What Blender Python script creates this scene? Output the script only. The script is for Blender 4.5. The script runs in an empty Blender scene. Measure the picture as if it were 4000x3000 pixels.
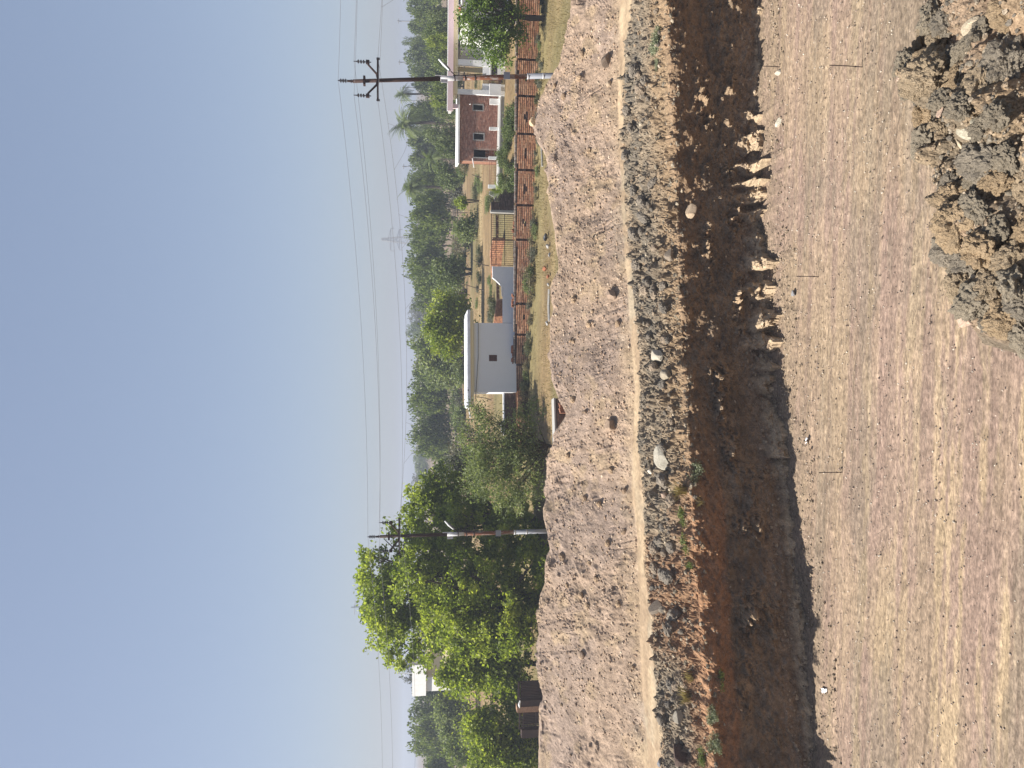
import bpy, math, random
import numpy as np
from mathutils import Vector, Matrix

# ------------------------------------------------------------------ camera, world, sun
D = bpy.data
SC = bpy.context.scene
COL = SC.collection
R = math.radians
rng = np.random.default_rng(7)
random.seed(7)

CAMZ, PITCH, FPX = 11.5, R(7.66), 2900.0
cam_d = D.cameras.new('camera'); cam = D.objects.new('camera', cam_d); COL.objects.link(cam)
cam_d.sensor_fit = 'HORIZONTAL'; cam_d.sensor_width = 36.0; cam_d.lens = 36.0*FPX/4000.0
cam_d.clip_start = 0.1; cam_d.clip_end = 6000
Fv = Vector((0, math.cos(PITCH), -math.sin(PITCH))); Uv = Vector((0, math.sin(PITCH), math.cos(PITCH))); Rv = Vector((1, 0, 0))
M = Matrix.Identity(4)
for i, a in enumerate((-Uv, Rv, -Fv)):       # the phone was held on its side: world up points to the left of the picture
    for k in range(3): M[k][i] = a[k]
M.translation = Vector((0, 0, CAMZ)); cam.matrix_world = M
SC.camera = cam

SUN_EL = R(51)
SUN_AZ = R(0.5)
S = Vector((-math.cos(SUN_EL)*math.cos(SUN_AZ), math.cos(SUN_EL)*math.sin(SUN_AZ), math.sin(SUN_EL)))
W = D.worlds.new('World'); SC.world = W; W.use_nodes = True
nt = W.node_tree; bg = nt.nodes['Background']
sky = nt.nodes.new('ShaderNodeTexSky'); sky.sky_type = 'NISHITA'; sky.sun_disc = False
sky.sun_elevation = SUN_EL; sky.sun_rotation = math.atan2(S.x, S.y)
sky.air_density = 1.0; sky.dust_density = 1.6; sky.ozone_density = 2.8; sky.altitude = 200
gm = nt.nodes.new('ShaderNodeGamma'); gm.inputs[1].default_value = 0.50            # dusty air: a flat, even sky
tn = nt.nodes.new('ShaderNodeMix'); tn.data_type = 'RGBA'; tn.blend_type = 'MULTIPLY'; tn.inputs[0].default_value = 1; tn.inputs[7].default_value = (1.085, 1.115, 1.235, 1)
nt.links.new(sky.outputs[0], gm.inputs[0]); nt.links.new(gm.outputs[0], tn.inputs[6]); nt.links.new(tn.outputs[2], bg.inputs[0]); bg.inputs[1].default_value = 0.115
sl = D.lights.new('sun', 'SUN'); sl.energy = 4.9; sl.angle = R(0.5); sl.color = (1.0, 0.945, 0.86)
so = D.objects.new('sun', sl); COL.objects.link(so)
so.rotation_euler = S.to_track_quat('Z', 'Y').to_euler(); so.location = (0, 0, 60)
vs = SC.view_settings; vs.view_transform = 'Standard'; vs.look = 'None'; vs.gamma = 1; vs.exposure = 1.02
SC.cycles.max_bounces = 8; SC.cycles.diffuse_bounces = 4; SC.cycles.volume_bounces = 0; SC.cycles.transparent_max_bounces = 8

# ------------------------------------------------------------------ helpers
def ray(x, y):
    a = (1500.0 - y)/FPX; b = (2000.0 - x)/FPX      # x, y are pixels of the 4000 x 3000 photograph
    return Rv*a + Uv*b + Fv
def P(x, y, Y):
    d = ray(x, y); return Vector((0, 0, CAMZ)) + d*(Y/d.y)
def PZ(x, y, z):
    d = ray(x, y); return Vector((0, 0, CAMZ)) + d*((z - CAMZ)/d.z)

def tag(o, label=None, cat=None, group=None, kind=None):
    if label: o['label'] = label
    if cat: o['category'] = cat
    if group: o['group'] = group
    if kind: o['kind'] = kind
    return o
def empty(name, loc, rz=0.0):
    o = D.objects.new(name, None); COL.objects.link(o); o.location = loc; o.rotation_euler = (0, 0, rz)
    o.empty_display_size = 0.2
    return o

def mesh_np(name, V, F, mat=None, parent=None, col=None, var=None, smooth=False, link=True):
    """V (n,3); F (m,3) or (m,4) array, or list of such arrays"""
    me = D.meshes.new(name)
    V = np.asarray(V, dtype=np.float32)
    Fs = F if isinstance(F, list) else [F]
    Fs = [np.asarray(f, dtype=np.int32) for f in Fs if len(f)]
    me.vertices.add(len(V)); me.vertices.foreach_set('co', V.ravel())
    li = np.concatenate([f.ravel() for f in Fs]); tot = np.concatenate([np.full(len(f), f.shape[1], np.int32) for f in Fs])
    st = np.concatenate([[0], np.cumsum(tot)[:-1]]).astype(np.int32)
    me.loops.add(len(li)); me.loops.foreach_set('vertex_index', li)
    me.polygons.add(len(tot)); me.polygons.foreach_set('loop_start', st); me.polygons.foreach_set('loop_total', tot)
    me.polygons.foreach_set('use_smooth', np.full(len(tot), bool(smooth)))
    if col is not None:
        a = me.attributes.new('Col', 'FLOAT_COLOR', 'POINT')
        c = np.ones((len(V), 4), np.float32); c[:, :3] = col; a.data.foreach_set('color', c.ravel())
    if var is not None:
        a = me.attributes.new('var', 'FLOAT', 'POINT'); a.data.foreach_set('value', np.asarray(var, np.float32))
    me.update(calc_edges=True); me.validate()
    if mat: me.materials.append(mat)
    if not link: return me
    o = D.objects.new(name, me); COL.objects.link(o)
    if parent: o.parent = parent
    return o

class MB:
    """collects boxes, tubes, polygons; builds ONE mesh"""
    def __init__(s): s.V = []; s.T = []; s.Q = []; s.C = []; s.n = 0
    def add(s, V, T=None, Q=None, c=(0.5, 0.5, 0.5)):
        V = np.asarray(V, float).reshape(-1, 3)
        if T is not None and len(T): s.T.append(np.asarray(T) + s.n)
        if Q is not None and len(Q): s.Q.append(np.asarray(Q) + s.n)
        s.V.append(V); s.C.append(np.tile(np.asarray(c, float), (len(V), 1))); s.n += len(V); return s
    def box(s, x0, x1, y0, y1, z0, z1, c=(0.5,)*3, rot=None, org=None):
        v = np.array([(x, y, z) for x in (x0, x1) for y in (y0, y1) for z in (z0, z1)], float)
        if rot is not None:
            v = (v - org) @ np.array(rot).T + org
        return s.add(v, Q=[(0, 1, 3, 2), (4, 6, 7, 5), (0, 4, 5, 1), (2, 3, 7, 6), (0, 2, 6, 4), (1, 5, 7, 3)], c=c)
    def tube(s, pts, rad, n=6, cap=True, c=(0.5,)*3):
        pts = [Vector(p) for p in pts]
        if not hasattr(rad, '__len__'): rad = [rad]*len(pts)
        V = []; up = None
        for i, p in enumerate(pts):
            t = (pts[min(i+1, len(pts)-1)] - pts[max(i-1, 0)])
            if t.length < 1e-9: t = Vector((0, 0, 1))
            t.normalize()
            if up is None or abs(up.dot(t)) > 0.95: up = Vector((0, 0, 1)) if abs(t.z) < 0.9 else Vector((1, 0, 0))
            a = t.cross(up).normalized(); b = t.cross(a).normalized(); up = -b if False else up
            for k in range(n):
                w = 2*math.pi*k/n
                V.append(p + (a*math.cos(w) + b*math.sin(w))*rad[i])
        Q = [(i*n+k, i*n+(k+1) % n, (i+1)*n+(k+1) % n, (i+1)*n+k) for i in range(len(pts)-1) for k in range(n)]
        T = []
        if cap:
            V.append(pts[0]); V.append(pts[-1]); b0 = len(V)-2; e = (len(pts)-1)*n
            T = [(b0, (k+1) % n, k) for k in range(n)] + [(b0+1, e+k, e+(k+1) % n) for k in range(n)]
        return s.add([tuple(v) for v in V], T=T, Q=Q, c=c)
    def prism(s, poly, y0, y1, c=(0.5,)*3):
        """polygon in (x,z), extruded from y0 to y1; fan of triangles so the polygon must be convex or star shaped from its first point"""
        n = len(poly)
        v = [(p[0], y0, p[1]) for p in poly] + [(p[0], y1, p[1]) for p in poly]
        T = [(0, i, i+1) for i in range(1, n-1)] + [(n, n+i+1, n+i) for i in range(1, n-1)]
        Q = [(i, n+i, n+(i+1) % n, (i+1) % n) for i in range(n)]
        return s.add(v, T=T, Q=Q, c=c)
    def build(s, name, mat, parent=None, smooth=False, link=True):
        V = np.concatenate(s.V); F = []
        if s.Q: F.append(np.concatenate(s.Q))
        if s.T: F.append(np.concatenate(s.T))
        return mesh_np(name, V, F, mat, parent, col=np.concatenate(s.C), smooth=smooth, link=link)

# ------------------------------------------------------------------ numpy noise
def _h(ix, iy, iz, seed):
    h = (ix.astype(np.int64)*374761393 + iy.astype(np.int64)*668265263 + iz.astype(np.int64)*2147483647 + seed*1274126177) & 0xffffffff
    h = ((h ^ (h >> 13))*1274126177) & 0xffffffff
    h = ((h ^ (h >> 16))*2246822519) & 0xffffffff
    return (h ^ (h >> 13)) & 0xffffff
def rnd(ix, iy, iz, seed): return _h(ix, iy, iz, seed)/float(0xffffff)
def vnoise(p, seed=0):
    i = np.floor(p).astype(np.int64); f = p - i; u = f*f*f*(f*(f*6-15)+10)
    r = 0
    for a in (0, 1):
        wa = u[:, 0] if a else 1-u[:, 0]
        for b in (0, 1):
            wb = u[:, 1] if b else 1-u[:, 1]
            for c in (0, 1):
                wc = u[:, 2] if c else 1-u[:, 2]
                r = r + wa*wb*wc*rnd(i[:, 0]+a, i[:, 1]+b, i[:, 2]+c, seed)
    return r*2-1
def fbm(p, sc=1.0, octv=4, gain=0.5, seed=0):
    p = np.asarray(p, float)*sc; s = 0; a = 1.0; t = 0
    for o in range(octv):
        s = s + a*vnoise(p + 17.3*o, seed+o); t += a; a *= gain; p = p*2.03
    return s/t
def worley(p, sc=1.0, seed=0):
    """F1 distance and cell hash, 3D"""
    p = np.asarray(p, float)*sc; i = np.floor(p).astype(np.int64)
    best = np.full(len(p), 9.0); hid = np.zeros(len(p))
    for a in (-1, 0, 1):
        for b in (-1, 0, 1):
            for c in (-1, 0, 1):
                q = i + np.array([a, b, c])
                fx = q[:, 0] + rnd(q[:, 0], q[:, 1], q[:, 2], seed); fy = q[:, 1] + rnd(q[:, 0], q[:, 1], q[:, 2], seed+1)
                fz = q[:, 2] + rnd(q[:, 0], q[:, 1], q[:, 2], seed+2)
                d = np.sqrt((fx-p[:, 0])**2 + (fy-p[:, 1])**2 + (fz-p[:, 2])**2)
                m = d < best; best = np.where(m, d, best); hid = np.where(m, rnd(q[:, 0], q[:, 1], q[:, 2], seed+5), hid)
    return best, hid
def sstep(a, b, x):
    t = np.clip((x-a)/(b-a), 0, 1); return t*t*(3-2*t)
def lerp(a, b, t):
    t = np.asarray(t)[..., None]; return np.asarray(a)*(1-t) + np.asarray(b)*t

# ------------------------------------------------------------------ materials
def newmat(name):
    m = D.materials.new(name); m.use_nodes = True; n = m.node_tree.nodes; n.clear()
    out = n.new('ShaderNodeOutputMaterial'); return m, n, m.node_tree.links, out
def soil(name, speck=((0.55, 0.3), (1.5, 0.62)), scales=(6, 38), bump=0.5, bdist=0.03, rough=0.95, stretch=(1, 1, 1), base=None, fine=0.35):
    """Col attribute (or one base colour) times procedural mottling, with a bump of the same grain"""
    m, n, L, out = newmat(name)
    b = n.new('ShaderNodeBsdfPrincipled'); b.inputs['Roughness'].default_value = rough; b.inputs['Specular IOR Level'].default_value = 0.15
    L.new(b.outputs[0], out.inputs[0])
    tc = n.new('ShaderNodeTexCoord'); mp = n.new('ShaderNodeMapping'); L.new(tc.outputs['Object'], mp.inputs[0])
    mp.inputs['Scale'].default_value = stretch
    if base is None:
        at = n.new('ShaderNodeAttribute'); at.attribute_name = 'Col'; csrc = at.outputs['Color']
    else:
        rgb = n.new('ShaderNodeRGB'); rgb.outputs[0].default_value = (*base, 1); csrc = rgb.outputs[0]
    n1 = n.new('ShaderNodeTexNoise'); n1.inputs['Scale'].default_value = scales[0]; n1.inputs['Detail'].default_value = 6
    n2 = n.new('ShaderNodeTexNoise'); n2.inputs['Scale'].default_value = scales[1]; n2.inputs['Detail'].default_value = 5; n2.inputs['Roughness'].default_value = 0.7
    L.new(mp.outputs[0], n1.inputs['Vector']); L.new(mp.outputs[0], n2.inputs['Vector'])
    r1 = n.new('ShaderNodeValToRGB'); r1.color_ramp.elements[0].position = 0.3; r1.color_ramp.elements[1].position = 0.7
    lo, hi = speck[0][0], speck[1][0]
    r1.color_ramp.elements[0].color = (0.78, 0.77, 0.76, 1); r1.color_ramp.elements[1].color = (1.2, 1.19, 1.17, 1)
    r2 = n.new('ShaderNodeValToRGB'); r2.color_ramp.elements[0].position = speck[0][1]; r2.color_ramp.elements[1].position = speck[1][1]
    r2.color_ramp.elements[0].color = (lo, lo, lo, 1); r2.color_ramp.elements[1].color = (hi, hi, hi, 1)
    L.new(n1.outputs[0], r1.inputs[0]); L.new(n2.outputs[0], r2.inputs[0])
    x1 = n.new('ShaderNodeMix'); x1.data_type = 'RGBA'; x1.blend_type = 'MULTIPLY'; x1.inputs[0].default_value = 1
    x2 = n.new('ShaderNodeMix'); x2.data_type = 'RGBA'; x2.blend_type = 'MULTIPLY'; x2.inputs[0].default_value = 1
    L.new(csrc, x1.inputs[6]); L.new(r1.outputs[0], x1.inputs[7]); L.new(x1.outputs[2], x2.inputs[6]); L.new(r2.outputs[0], x2.inputs[7])
    L.new(x2.outputs[2], b.inputs['Base Color'])
    if bump:
        ad = n.new('ShaderNodeMath'); ad.operation = 'MULTIPLY_ADD'; ad.inputs[1].default_value = fine
        L.new(n2.outputs[0], ad.inputs[0]); L.new(n1.outputs[0], ad.inputs[2])
        bp = n.new('ShaderNodeBump'); bp.inputs['Strength'].default_value = bump; bp.inputs['Distance'].default_value = bdist
        L.new(ad.outputs[0], bp.inputs['Height']); L.new(bp.outputs[0], b.inputs['Normal'])
    return m
def paint(name, base, rough=0.7, dirt=0.25, dsc=3.0, dcol=(0.25, 0.22, 0.18), bump=0.1, metal=0.0, stretch=(1, 1, 1), lo=0.45, hi=0.75):
    """a coat of base colour with weathering patches of dcol"""
    m, n, L, out = newmat(name)
    b = n.new('ShaderNodeBsdfPrincipled'); b.inputs['Roughness'].default_value = rough; b.inputs['Metallic'].default_value = metal
    b.inputs['Specular IOR Level'].default_value = 0.3
    L.new(b.outputs[0], out.inputs[0])
    tc = n.new('ShaderNodeTexCoord'); mp = n.new('ShaderNodeMapping'); mp.inputs['Scale'].default_value = stretch; L.new(tc.outputs['Object'], mp.inputs[0])
    n1 = n.new('ShaderNodeTexNoise'); n1.inputs['Scale'].default_value = dsc; n1.inputs['Detail'].default_value = 8; n1.inputs['Roughness'].default_value = 0.65
    L.new(mp.outputs[0], n1.inputs['Vector'])
    r = n.new('ShaderNodeMapRange'); r.inputs[1].default_value = lo; r.inputs[2].default_value = hi; r.inputs[4].default_value = dirt
    L.new(n1.outputs[0], r.inputs[0])
    x = n.new('ShaderNodeMix'); x.data_type = 'RGBA'; x.inputs[6].default_value = (*base, 1); x.inputs[7].default_value = (*dcol, 1)
    L.new(r.outputs[0], x.inputs[0]); L.new(x.outputs[2], b.inputs['Base Color'])
    if bump:
        n2 = n.new('ShaderNodeTexNoise'); n2.inputs['Scale'].default_value = dsc*8; n2.inputs['Detail'].default_value = 4
        L.new(mp.outputs[0], n2.inputs['Vector'])
        bp = n.new('ShaderNodeBump'); bp.inputs['Strength'].default_value = bump; bp.inputs['Distance'].default_value = 0.02
        L.new(n2.outputs[0], bp.inputs['Height']); L.new(bp.outputs[0], b.inputs['Normal'])
    return m
def foliage(name, dark, mid, light, trans=0.35, rough=0.5):
    m, n, L, out = newmat(name)
    at = n.new('ShaderNodeAttribute'); at.attribute_name = 'var'
    r = n.new('ShaderNodeValToRGB'); e = r.color_ramp.elements; e[0].color = (*dark, 1); e[1].color = (*light, 1); e[1].position = 1.0
    k = r.color_ramp.elements.new(0.5); k.color = (*mid, 1)
    L.new(at.outputs['Fac'], r.inputs[0])
    p = n.new('ShaderNodeBsdfPrincipled'); p.inputs['Roughness'].default_value = rough; p.inputs['Specular IOR Level'].default_value = 0.35
    t = n.new('ShaderNodeBsdfTranslucent'); mx = n.new('ShaderNodeMixShader'); mx.inputs[0].default_value = trans
    g = n.new('ShaderNodeMix'); g.data_type = 'RGBA'; g.blend_type = 'MULTIPLY'; g.inputs[0].default_value = 1; g.inputs[7].default_value = (1.25, 1.3, 0.7, 1)
    L.new(r.outputs[0], p.inputs['Base Color']); L.new(r.outputs[0], g.inputs[6]); L.new(g.outputs[2], t.inputs[0])
    L.new(p.outputs[0], mx.inputs[1]); L.new(t.outputs[0], mx.inputs[2]); L.new(mx.outputs[0], out.inputs[0])
    return m

M_mound = soil('mound_soil', ((0.55, 0.33), (1.35, 0.66)), (3.5, 22), 0.7, 0.06)
M_rub = soil('rubble_soil', ((0.45, 0.32), (1.55, 0.68)), (7, 30), 0.8, 0.06)
M_wall = soil('cut_soil', ((0.6, 0.3), (1.35, 0.7)), (4, 22), 0.8, 0.06, stretch=(1, 1, 1.6))
M_floor = soil('floor_gravel', ((0.62, 0.32), (1.32, 0.68)), (12, 24), 0.6, 0.03, stretch=(0.35, 1, 1))
M_road = soil('road_dirt', ((0.85, 0.3), (1.12, 0.7)), (2, 26), 0.3, 0.02, stretch=(0.3, 1, 1))
M_heap = soil('heap_soil', ((0.5, 0.34), (1.45, 0.66)), (16, 60), 0.9, 0.03)
M_ground = soil('field_soil', ((0.6, 0.3), (1.4, 0.7)), (0.8, 9), 0.4, 0.05, stretch=(0.45, 1, 1))
M_stone = soil('stone', ((0.7, 0.3), (1.3, 0.7)), (9, 45), 0.6, 0.03)
M_brick = soil('brick', ((0.65, 0.3), (1.3, 0.7)), (6, 40), 0.5, 0.02)
M_white = paint('white_paint', (0.74, 0.74, 0.73), 0.75, 0.22, 1.2)
M_hut = paint('hut_whitewash', (0.72, 0.73, 0.75), 0.8, 0.15, 1.0, (0.5, 0.5, 0.5))
M_fascia = paint('weathered_whitewash', (0.78, 0.79, 0.82), 0.8, 0.6, 1.6, (0.28, 0.28, 0.31), stretch=(0.5, 1, 1.5))
M_cream = paint('cream_paint', (0.72, 0.62, 0.40), 0.75, 0.3, 1.5, (0.55, 0.47, 0.3))
M_pink = paint('pink_paint', (0.72, 0.55, 0.56), 0.75, 0.15, 2.0, (0.6, 0.45, 0.47))
M_conc = paint('concrete', (0.36, 0.35, 0.33), 0.9, 0.5, 3.0, (0.2, 0.19, 0.18), bump=0.4)
M_rust = paint('rusted_steel', (0.032, 0.016, 0.013), 0.8, 0.6, 5.0, (0.085, 0.038, 0.022), bump=0.3, stretch=(1, 1, 0.25))
M_rustb = paint('bright_rust', (0.15, 0.055, 0.025), 0.8, 0.8, 6.0, (0.30, 0.29, 0.28), bump=0.3, stretch=(1, 1, 0.3), lo=0.5, hi=0.62)
M_galv = paint('grey_pole_paint', (0.24, 0.25, 0.28), 0.6, 0.4, 4.0, (0.14, 0.145, 0.16), bump=0.1, stretch=(1, 1, 0.3))
M_band = paint('pale_band_paint', (0.52, 0.52, 0.53), 0.6, 0.5, 8.0, (0.22, 0.15, 0.12))
M_dark = paint('dark_iron', (0.035, 0.022, 0.02), 0.7, 0.4, 8.0, (0.09, 0.045, 0.03))
M_insul = paint('insulator_glaze', (0.035, 0.03, 0.032), 0.25, 0.0)
M_redrail = paint('red_oxide_railing', (0.22, 0.085, 0.06), 0.7, 0.3, 10.0, (0.12, 0.06, 0.045))
M_lampb = paint('lamp_casing', (0.10, 0.11, 0.12), 0.5, 0.2, 8)
M_lampw = paint('lamp_cover', (0.75, 0.77, 0.78), 0.4, 0.1, 8)
M_wire = paint('aluminium_wire', (0.2, 0.195, 0.21), 0.6, 0.0)
M_hole = paint('dark_opening', (0.02, 0.016, 0.014), 0.9, 0.3, 4, (0.04, 0.03, 0.025))
M_wood = paint('weathered_wood', (0.085, 0.065, 0.05), 0.9, 0.6, 6, (0.04, 0.03, 0.025), bump=0.4)
M_bark = paint('bark', (0.075, 0.058, 0.045), 0.95, 0.6, 6, (0.035, 0.027, 0.022), bump=0.6)
M_sheet = paint('rusty_sheet', (0.05, 0.033, 0.03), 0.7, 0.6, 4, (0.10, 0.055, 0.04), stretch=(1, 1, 0.3))
M_paper = paint('white_scrap', (0.85, 0.86, 0.88), 0.6, 0.0)
M_black = paint('black_plastic', (0.03, 0.032, 0.038), 0.35, 0.4, 9, (0.25, 0.26, 0.28))
M_tower = paint('tower_steel', (0.32, 0.33, 0.35), 0.6, 0.1)
F_big = foliage('leaf_fresh', (0.10, 0.14, 0.024), (0.225, 0.28, 0.045), (0.40, 0.44, 0.09), 0.58)
F_olive = foliage('leaf_olive', (0.08, 0.105, 0.045), (0.175, 0.215, 0.095), (0.30, 0.335, 0.17), 0.5)
F_lime = foliage('leaf_lime', (0.09, 0.13, 0.015), (0.20, 0.26, 0.03), (0.34, 0.38, 0.06), 0.4)
F_dark = foliage('leaf_dark', (0.055, 0.08, 0.028), (0.125, 0.165, 0.06), (0.22, 0.26, 0.105), 0.42)
F_right = foliage('leaf_mango', (0.055, 0.09, 0.018), (0.13, 0.2, 0.035), (0.25, 0.33, 0.08), 0.48)
F_grey = foliage('leaf_grey', (0.06, 0.062, 0.045), (0.12, 0.125, 0.085), (0.19, 0.195, 0.14), 0.2)
F_dry = foliage('leaf_dry', (0.09, 0.075, 0.045), (0.17, 0.145, 0.08), (0.30, 0.26, 0.14), 0.25)
F_grass = foliage('dry_grass', (0.13, 0.10, 0.045), (0.23, 0.18, 0.085), (0.38, 0.31, 0.16), 0.25)
F_bush = foliage('leaf_bush', (0.04, 0.048, 0.022), (0.09, 0.10, 0.045), (0.16, 0.165, 0.08), 0.3)
F_silver = foliage('leaf_silver', (0.12, 0.135, 0.075), (0.20, 0.22, 0.13), (0.33, 0.35, 0.23), 0.25)

# ------------------------------------------------------------------ the pit, its wall, the road and the long bank
def line(pts):
    pts = sorted(pts); return np.array([p[0] for p in pts], float), np.array([p[1] for p in pts], float)
L_base = line([(-400, 2985), (0, 2975), (250, 2965), (480, 2950), (700, 2950), (1000, 2965), (1250, 2985), (1500, 3000), (1700, 3035), (1900, 3070), (2250, 3105), (2500, 3130), (2700, 3150), (3000, 3175), (3400, 3210)])
L_lip = line([(-400, 2575), (0, 2600), (300, 2612), (600, 2640), (1000, 2650), (1500, 2672), (1900, 2700), (2250, 2722), (2500, 2740), (3000, 2790), (3400, 2815)])
L_rub = line([(-400, 2485), (0, 2468), (180, 2445), (300, 2434), (500, 2431), (700, 2433), (900, 2444), (1100, 2468), (1300, 2490), (1500, 2502), (1700, 2490), (1900, 2507), (2050, 2515), (2200, 2510), (2400, 2543), (2600, 2560), (2800, 2567), (3000, 2570), (3400, 2580)])
L_road = line([(-400, 2425), (0, 2424), (180, 2420), (300, 2418), (500, 2421), (700, 2424), (900, 2434), (1100, 2452), (1300, 2462), (1500, 2482), (1700, 2478), (1900, 2466), (2050, 2484), (2200, 2493), (2400, 2500), (2600, 2509), (2800, 2514), (3000, 2515), (3400, 2515)])
L_crest = line([(-400, 2260), (0, 2245), (60, 2225), (150, 2210), (250, 2180), (320, 2135), (390, 2100), (470, 2090), (560, 2112), (640, 2150), (750, 2142), (850, 2155), (950, 2168), (1050, 2182), (1110, 2152), (1200, 2165), (1300, 2142), (1400, 2150), (1500, 2167), (1560, 2190), (1620, 2215), (1700, 2172), (1800, 2142), (1900, 2127), (2000, 2124), (2080, 2145), (2140, 2162), (2200, 2142), (2300, 2132), (2390, 2094), (2480, 2107), (2600, 2102), (2690, 2112), (2750, 2119), (2800, 2102), (2900, 2102), (3000, 2107), (3400, 2120)])
ys = np.linspace(-400, 3400, 400)
def px(Lx, y): return float(np.interp(y, *Lx))
prof = {k: [] for k in ('base', 'lip', 'rub', 'road', 'crest')}
for y in ys:
    b = PZ(px(L_base, y), y, 0.0); prof['base'].append(b)
    prof['lip'].append(P(px(L_lip, y), y, b.y - 0.08))
    r_ = PZ(px(L_rub, y), y, 3.45); prof['rub'].append(r_)
    f_ = PZ(px(L_road, y), y, 3.50); prof['road'].append(f_)
    d = ray(px(L_crest, y), y); sl_ = math.tan(R(33))     # ray meets the 33 degree slope rising from the road
    t = (3.5 - sl_*f_.y - CAMZ)/(d.z - sl_*d.y)
    prof['crest'].append(Vector((0, 0, CAMZ)) + d*t)
def fX(k):
    a = np.array([tuple(v) for v in prof[k]]); a = a[np.argsort(a[:, 0])]
    return lambda X: (np.interp(X, a[:, 0], a[:, 1]), np.interp(X, a[:, 0], a[:, 2]))
fb, fl, fr, fo, fc = (fX(k) for k in ('base', 'lip', 'rub', 'road', 'crest'))
Xs = np.concatenate([np.linspace(-70, -15, 60)[:-1], np.arange(-15, 16.5, 0.036), np.linspace(16.5, 70, 60)])
nX = len(Xs)
segs = [('base', fb, 0), ('lip', fl, 74), ('rub', fr, 74), ('road', fo, 26), ('crest', fc, 124)]
rowsY = []; rowsZ = []; seg_id = []
keyY = [f(Xs)[0] for _, f, _ in segs]; keyZ = [f(Xs)[1] for _, f, _ in segs]
x1k = np.stack([Xs, Xs*0, Xs*0], 1)
keyY[2] = keyY[2] + 0.22*fbm(x1k, 0.9, 4, 0.6, 5); keyY[3] = keyY[3] + 0.16*fbm(x1k, 0.8, 4, 0.6, 9) + .06
keyY.append(keyY[-1] + 0.45); keyZ.append(keyZ[-1] - 0.06)
keyY.append(keyY[-2] + 3.6); keyZ.append(np.full(nX, 3.05))
cnt = [74, 74, 26, 124, 12, 44]
starts = [0]
for i, c in enumerate(cnt):
    for k in range(c):
        t = k/c; rowsY.append(keyY[i]*(1-t) + keyY[i+1]*t); rowsZ.append(keyZ[i]*(1-t) + keyZ[i+1]*t); seg_id.append(i + t)
    starts.append(len(rowsY))
rowsY.append(keyY[-1]); rowsZ.append(keyZ[-1]); seg_id.append(len(cnt))
G = np.stack([np.tile(Xs, (len(rowsY), 1)), np.array(rowsY), np.array(rowsZ)], -1)      # rows x cols x 3
nR = G.shape[0]; sid = np.array(seg_id)
# slight smoothing of the profile corners, then normals
for it in range(2):
    K = G.copy(); K[1:-1, :, 1:] = 0.25*G[:-2, :, 1:] + 0.5*G[1:-1, :, 1:] + 0.25*G[2:, :, 1:]; G = K
du = np.gradient(G, axis=0); nrm = np.stack([np.zeros_like(du[..., 0]), -du[..., 2], du[..., 1]], -1)
nrm /= np.linalg.norm(nrm, axis=-1, keepdims=True) + 1e-9
Pf = G.reshape(-1, 3); S_ = np.repeat(sid, nX)
Xf = Pf[:, 0]
_w = fbm(Pf, 1.1, 4, 0.6, 401)
Sw = S_ + 0.10*_w*np.exp(-((S_-1.97)/.25)**2) + 0.16*_w*np.exp(-((S_-3.0)/.3)**2)
wal = (1 - sstep(0.97, 1.1, S_)); rub = sstep(0.95, 1.1, S_)*(1 - sstep(1.88, 2.04, Sw)); mou = sstep(2.85, 3.22, Sw); roa = np.clip(1 - wal - rub - mou, 0, 1)
q3 = Pf.copy()
big = fbm(q3, 0.55, 3, 0.5, 11); mid = fbm(q3, 1.9, 4, 0.55, 21); fine = fbm(q3, 7.0, 3, 0.6, 31)
wd, wh = worley(q3, 1.5, 41); wd2, wh2 = worley(q3, 4.2, 47); wd3, wh3 = worley(q3, 9.0, 57)
lump = np.clip(0.55 - wd, 0, 1)*(wh > 0.45); lump2 = np.clip(0.5 - wd2, 0, 1)*(wh2 > 0.5); lump3 = np.clip(0.5 - wd3, 0, 1)*(wh3 > 0.35)
pit = np.clip(0.42 - wd, 0, 1)*(wh < 0.22); pit2 = np.clip(0.4-wd2, 0, 1)*(wh2 < 0.25)
# bank: lumps, hollows, rills that run down the slope
g2 = Pf.copy(); g2[:, 0] = g2[:, 0]*1.6 + 0.5*g2[:, 1]; g2[:, 1:] *= 0.35
rill = np.abs(fbm(g2, 1.0, 4, 0.55, 61))
wd4, wh4 = worley(q3, 17.0, 67); lump4 = np.clip(0.5 - wd4, 0, 1)*(wh4 > 0.45)
rare = sstep(0.12, 0.4, fbm(q3, 0.8, 3, 0.6, 73))
rare2 = sstep(-0.05, 0.35, fbm(q3, 1.3, 3, 0.6, 75))
d_m = 0.20*big + 0.07*mid + 0.022*fine + (0.34*lump + 0.22*lump2)*rare*(wh > .55) + 0.11*lump3*rare2 + 0.045*lump4*rare2 - 0.30*pit*(wh < .10) - 0.2*pit2*rare - 0.30*np.clip(0.20-rill, 0, 1)*sstep(-.1, .3, fbm(q3, .5, 2, .5, 77))
calm = sstep(0.35, -0.25, fbm(q3, 0.45, 2, 0.5, 71))
d_m = d_m*(0.6 + 0.7*(1-calm))
d_r = 0.14*big + 0.26*mid + 0.12*fine + 0.55*lump*(wh > .6) + 0.42*lump2 + 0.24*lump3 + 0.09*lump4 - 1.0*pit - 0.5*pit2
d_o = 0.025*mid + 0.012*fine + 0.03*big + 0.05*np.clip(0.5 - worley(q3, 4.2, 47)[0], 0, 1)*(wh2 > .86)
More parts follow.
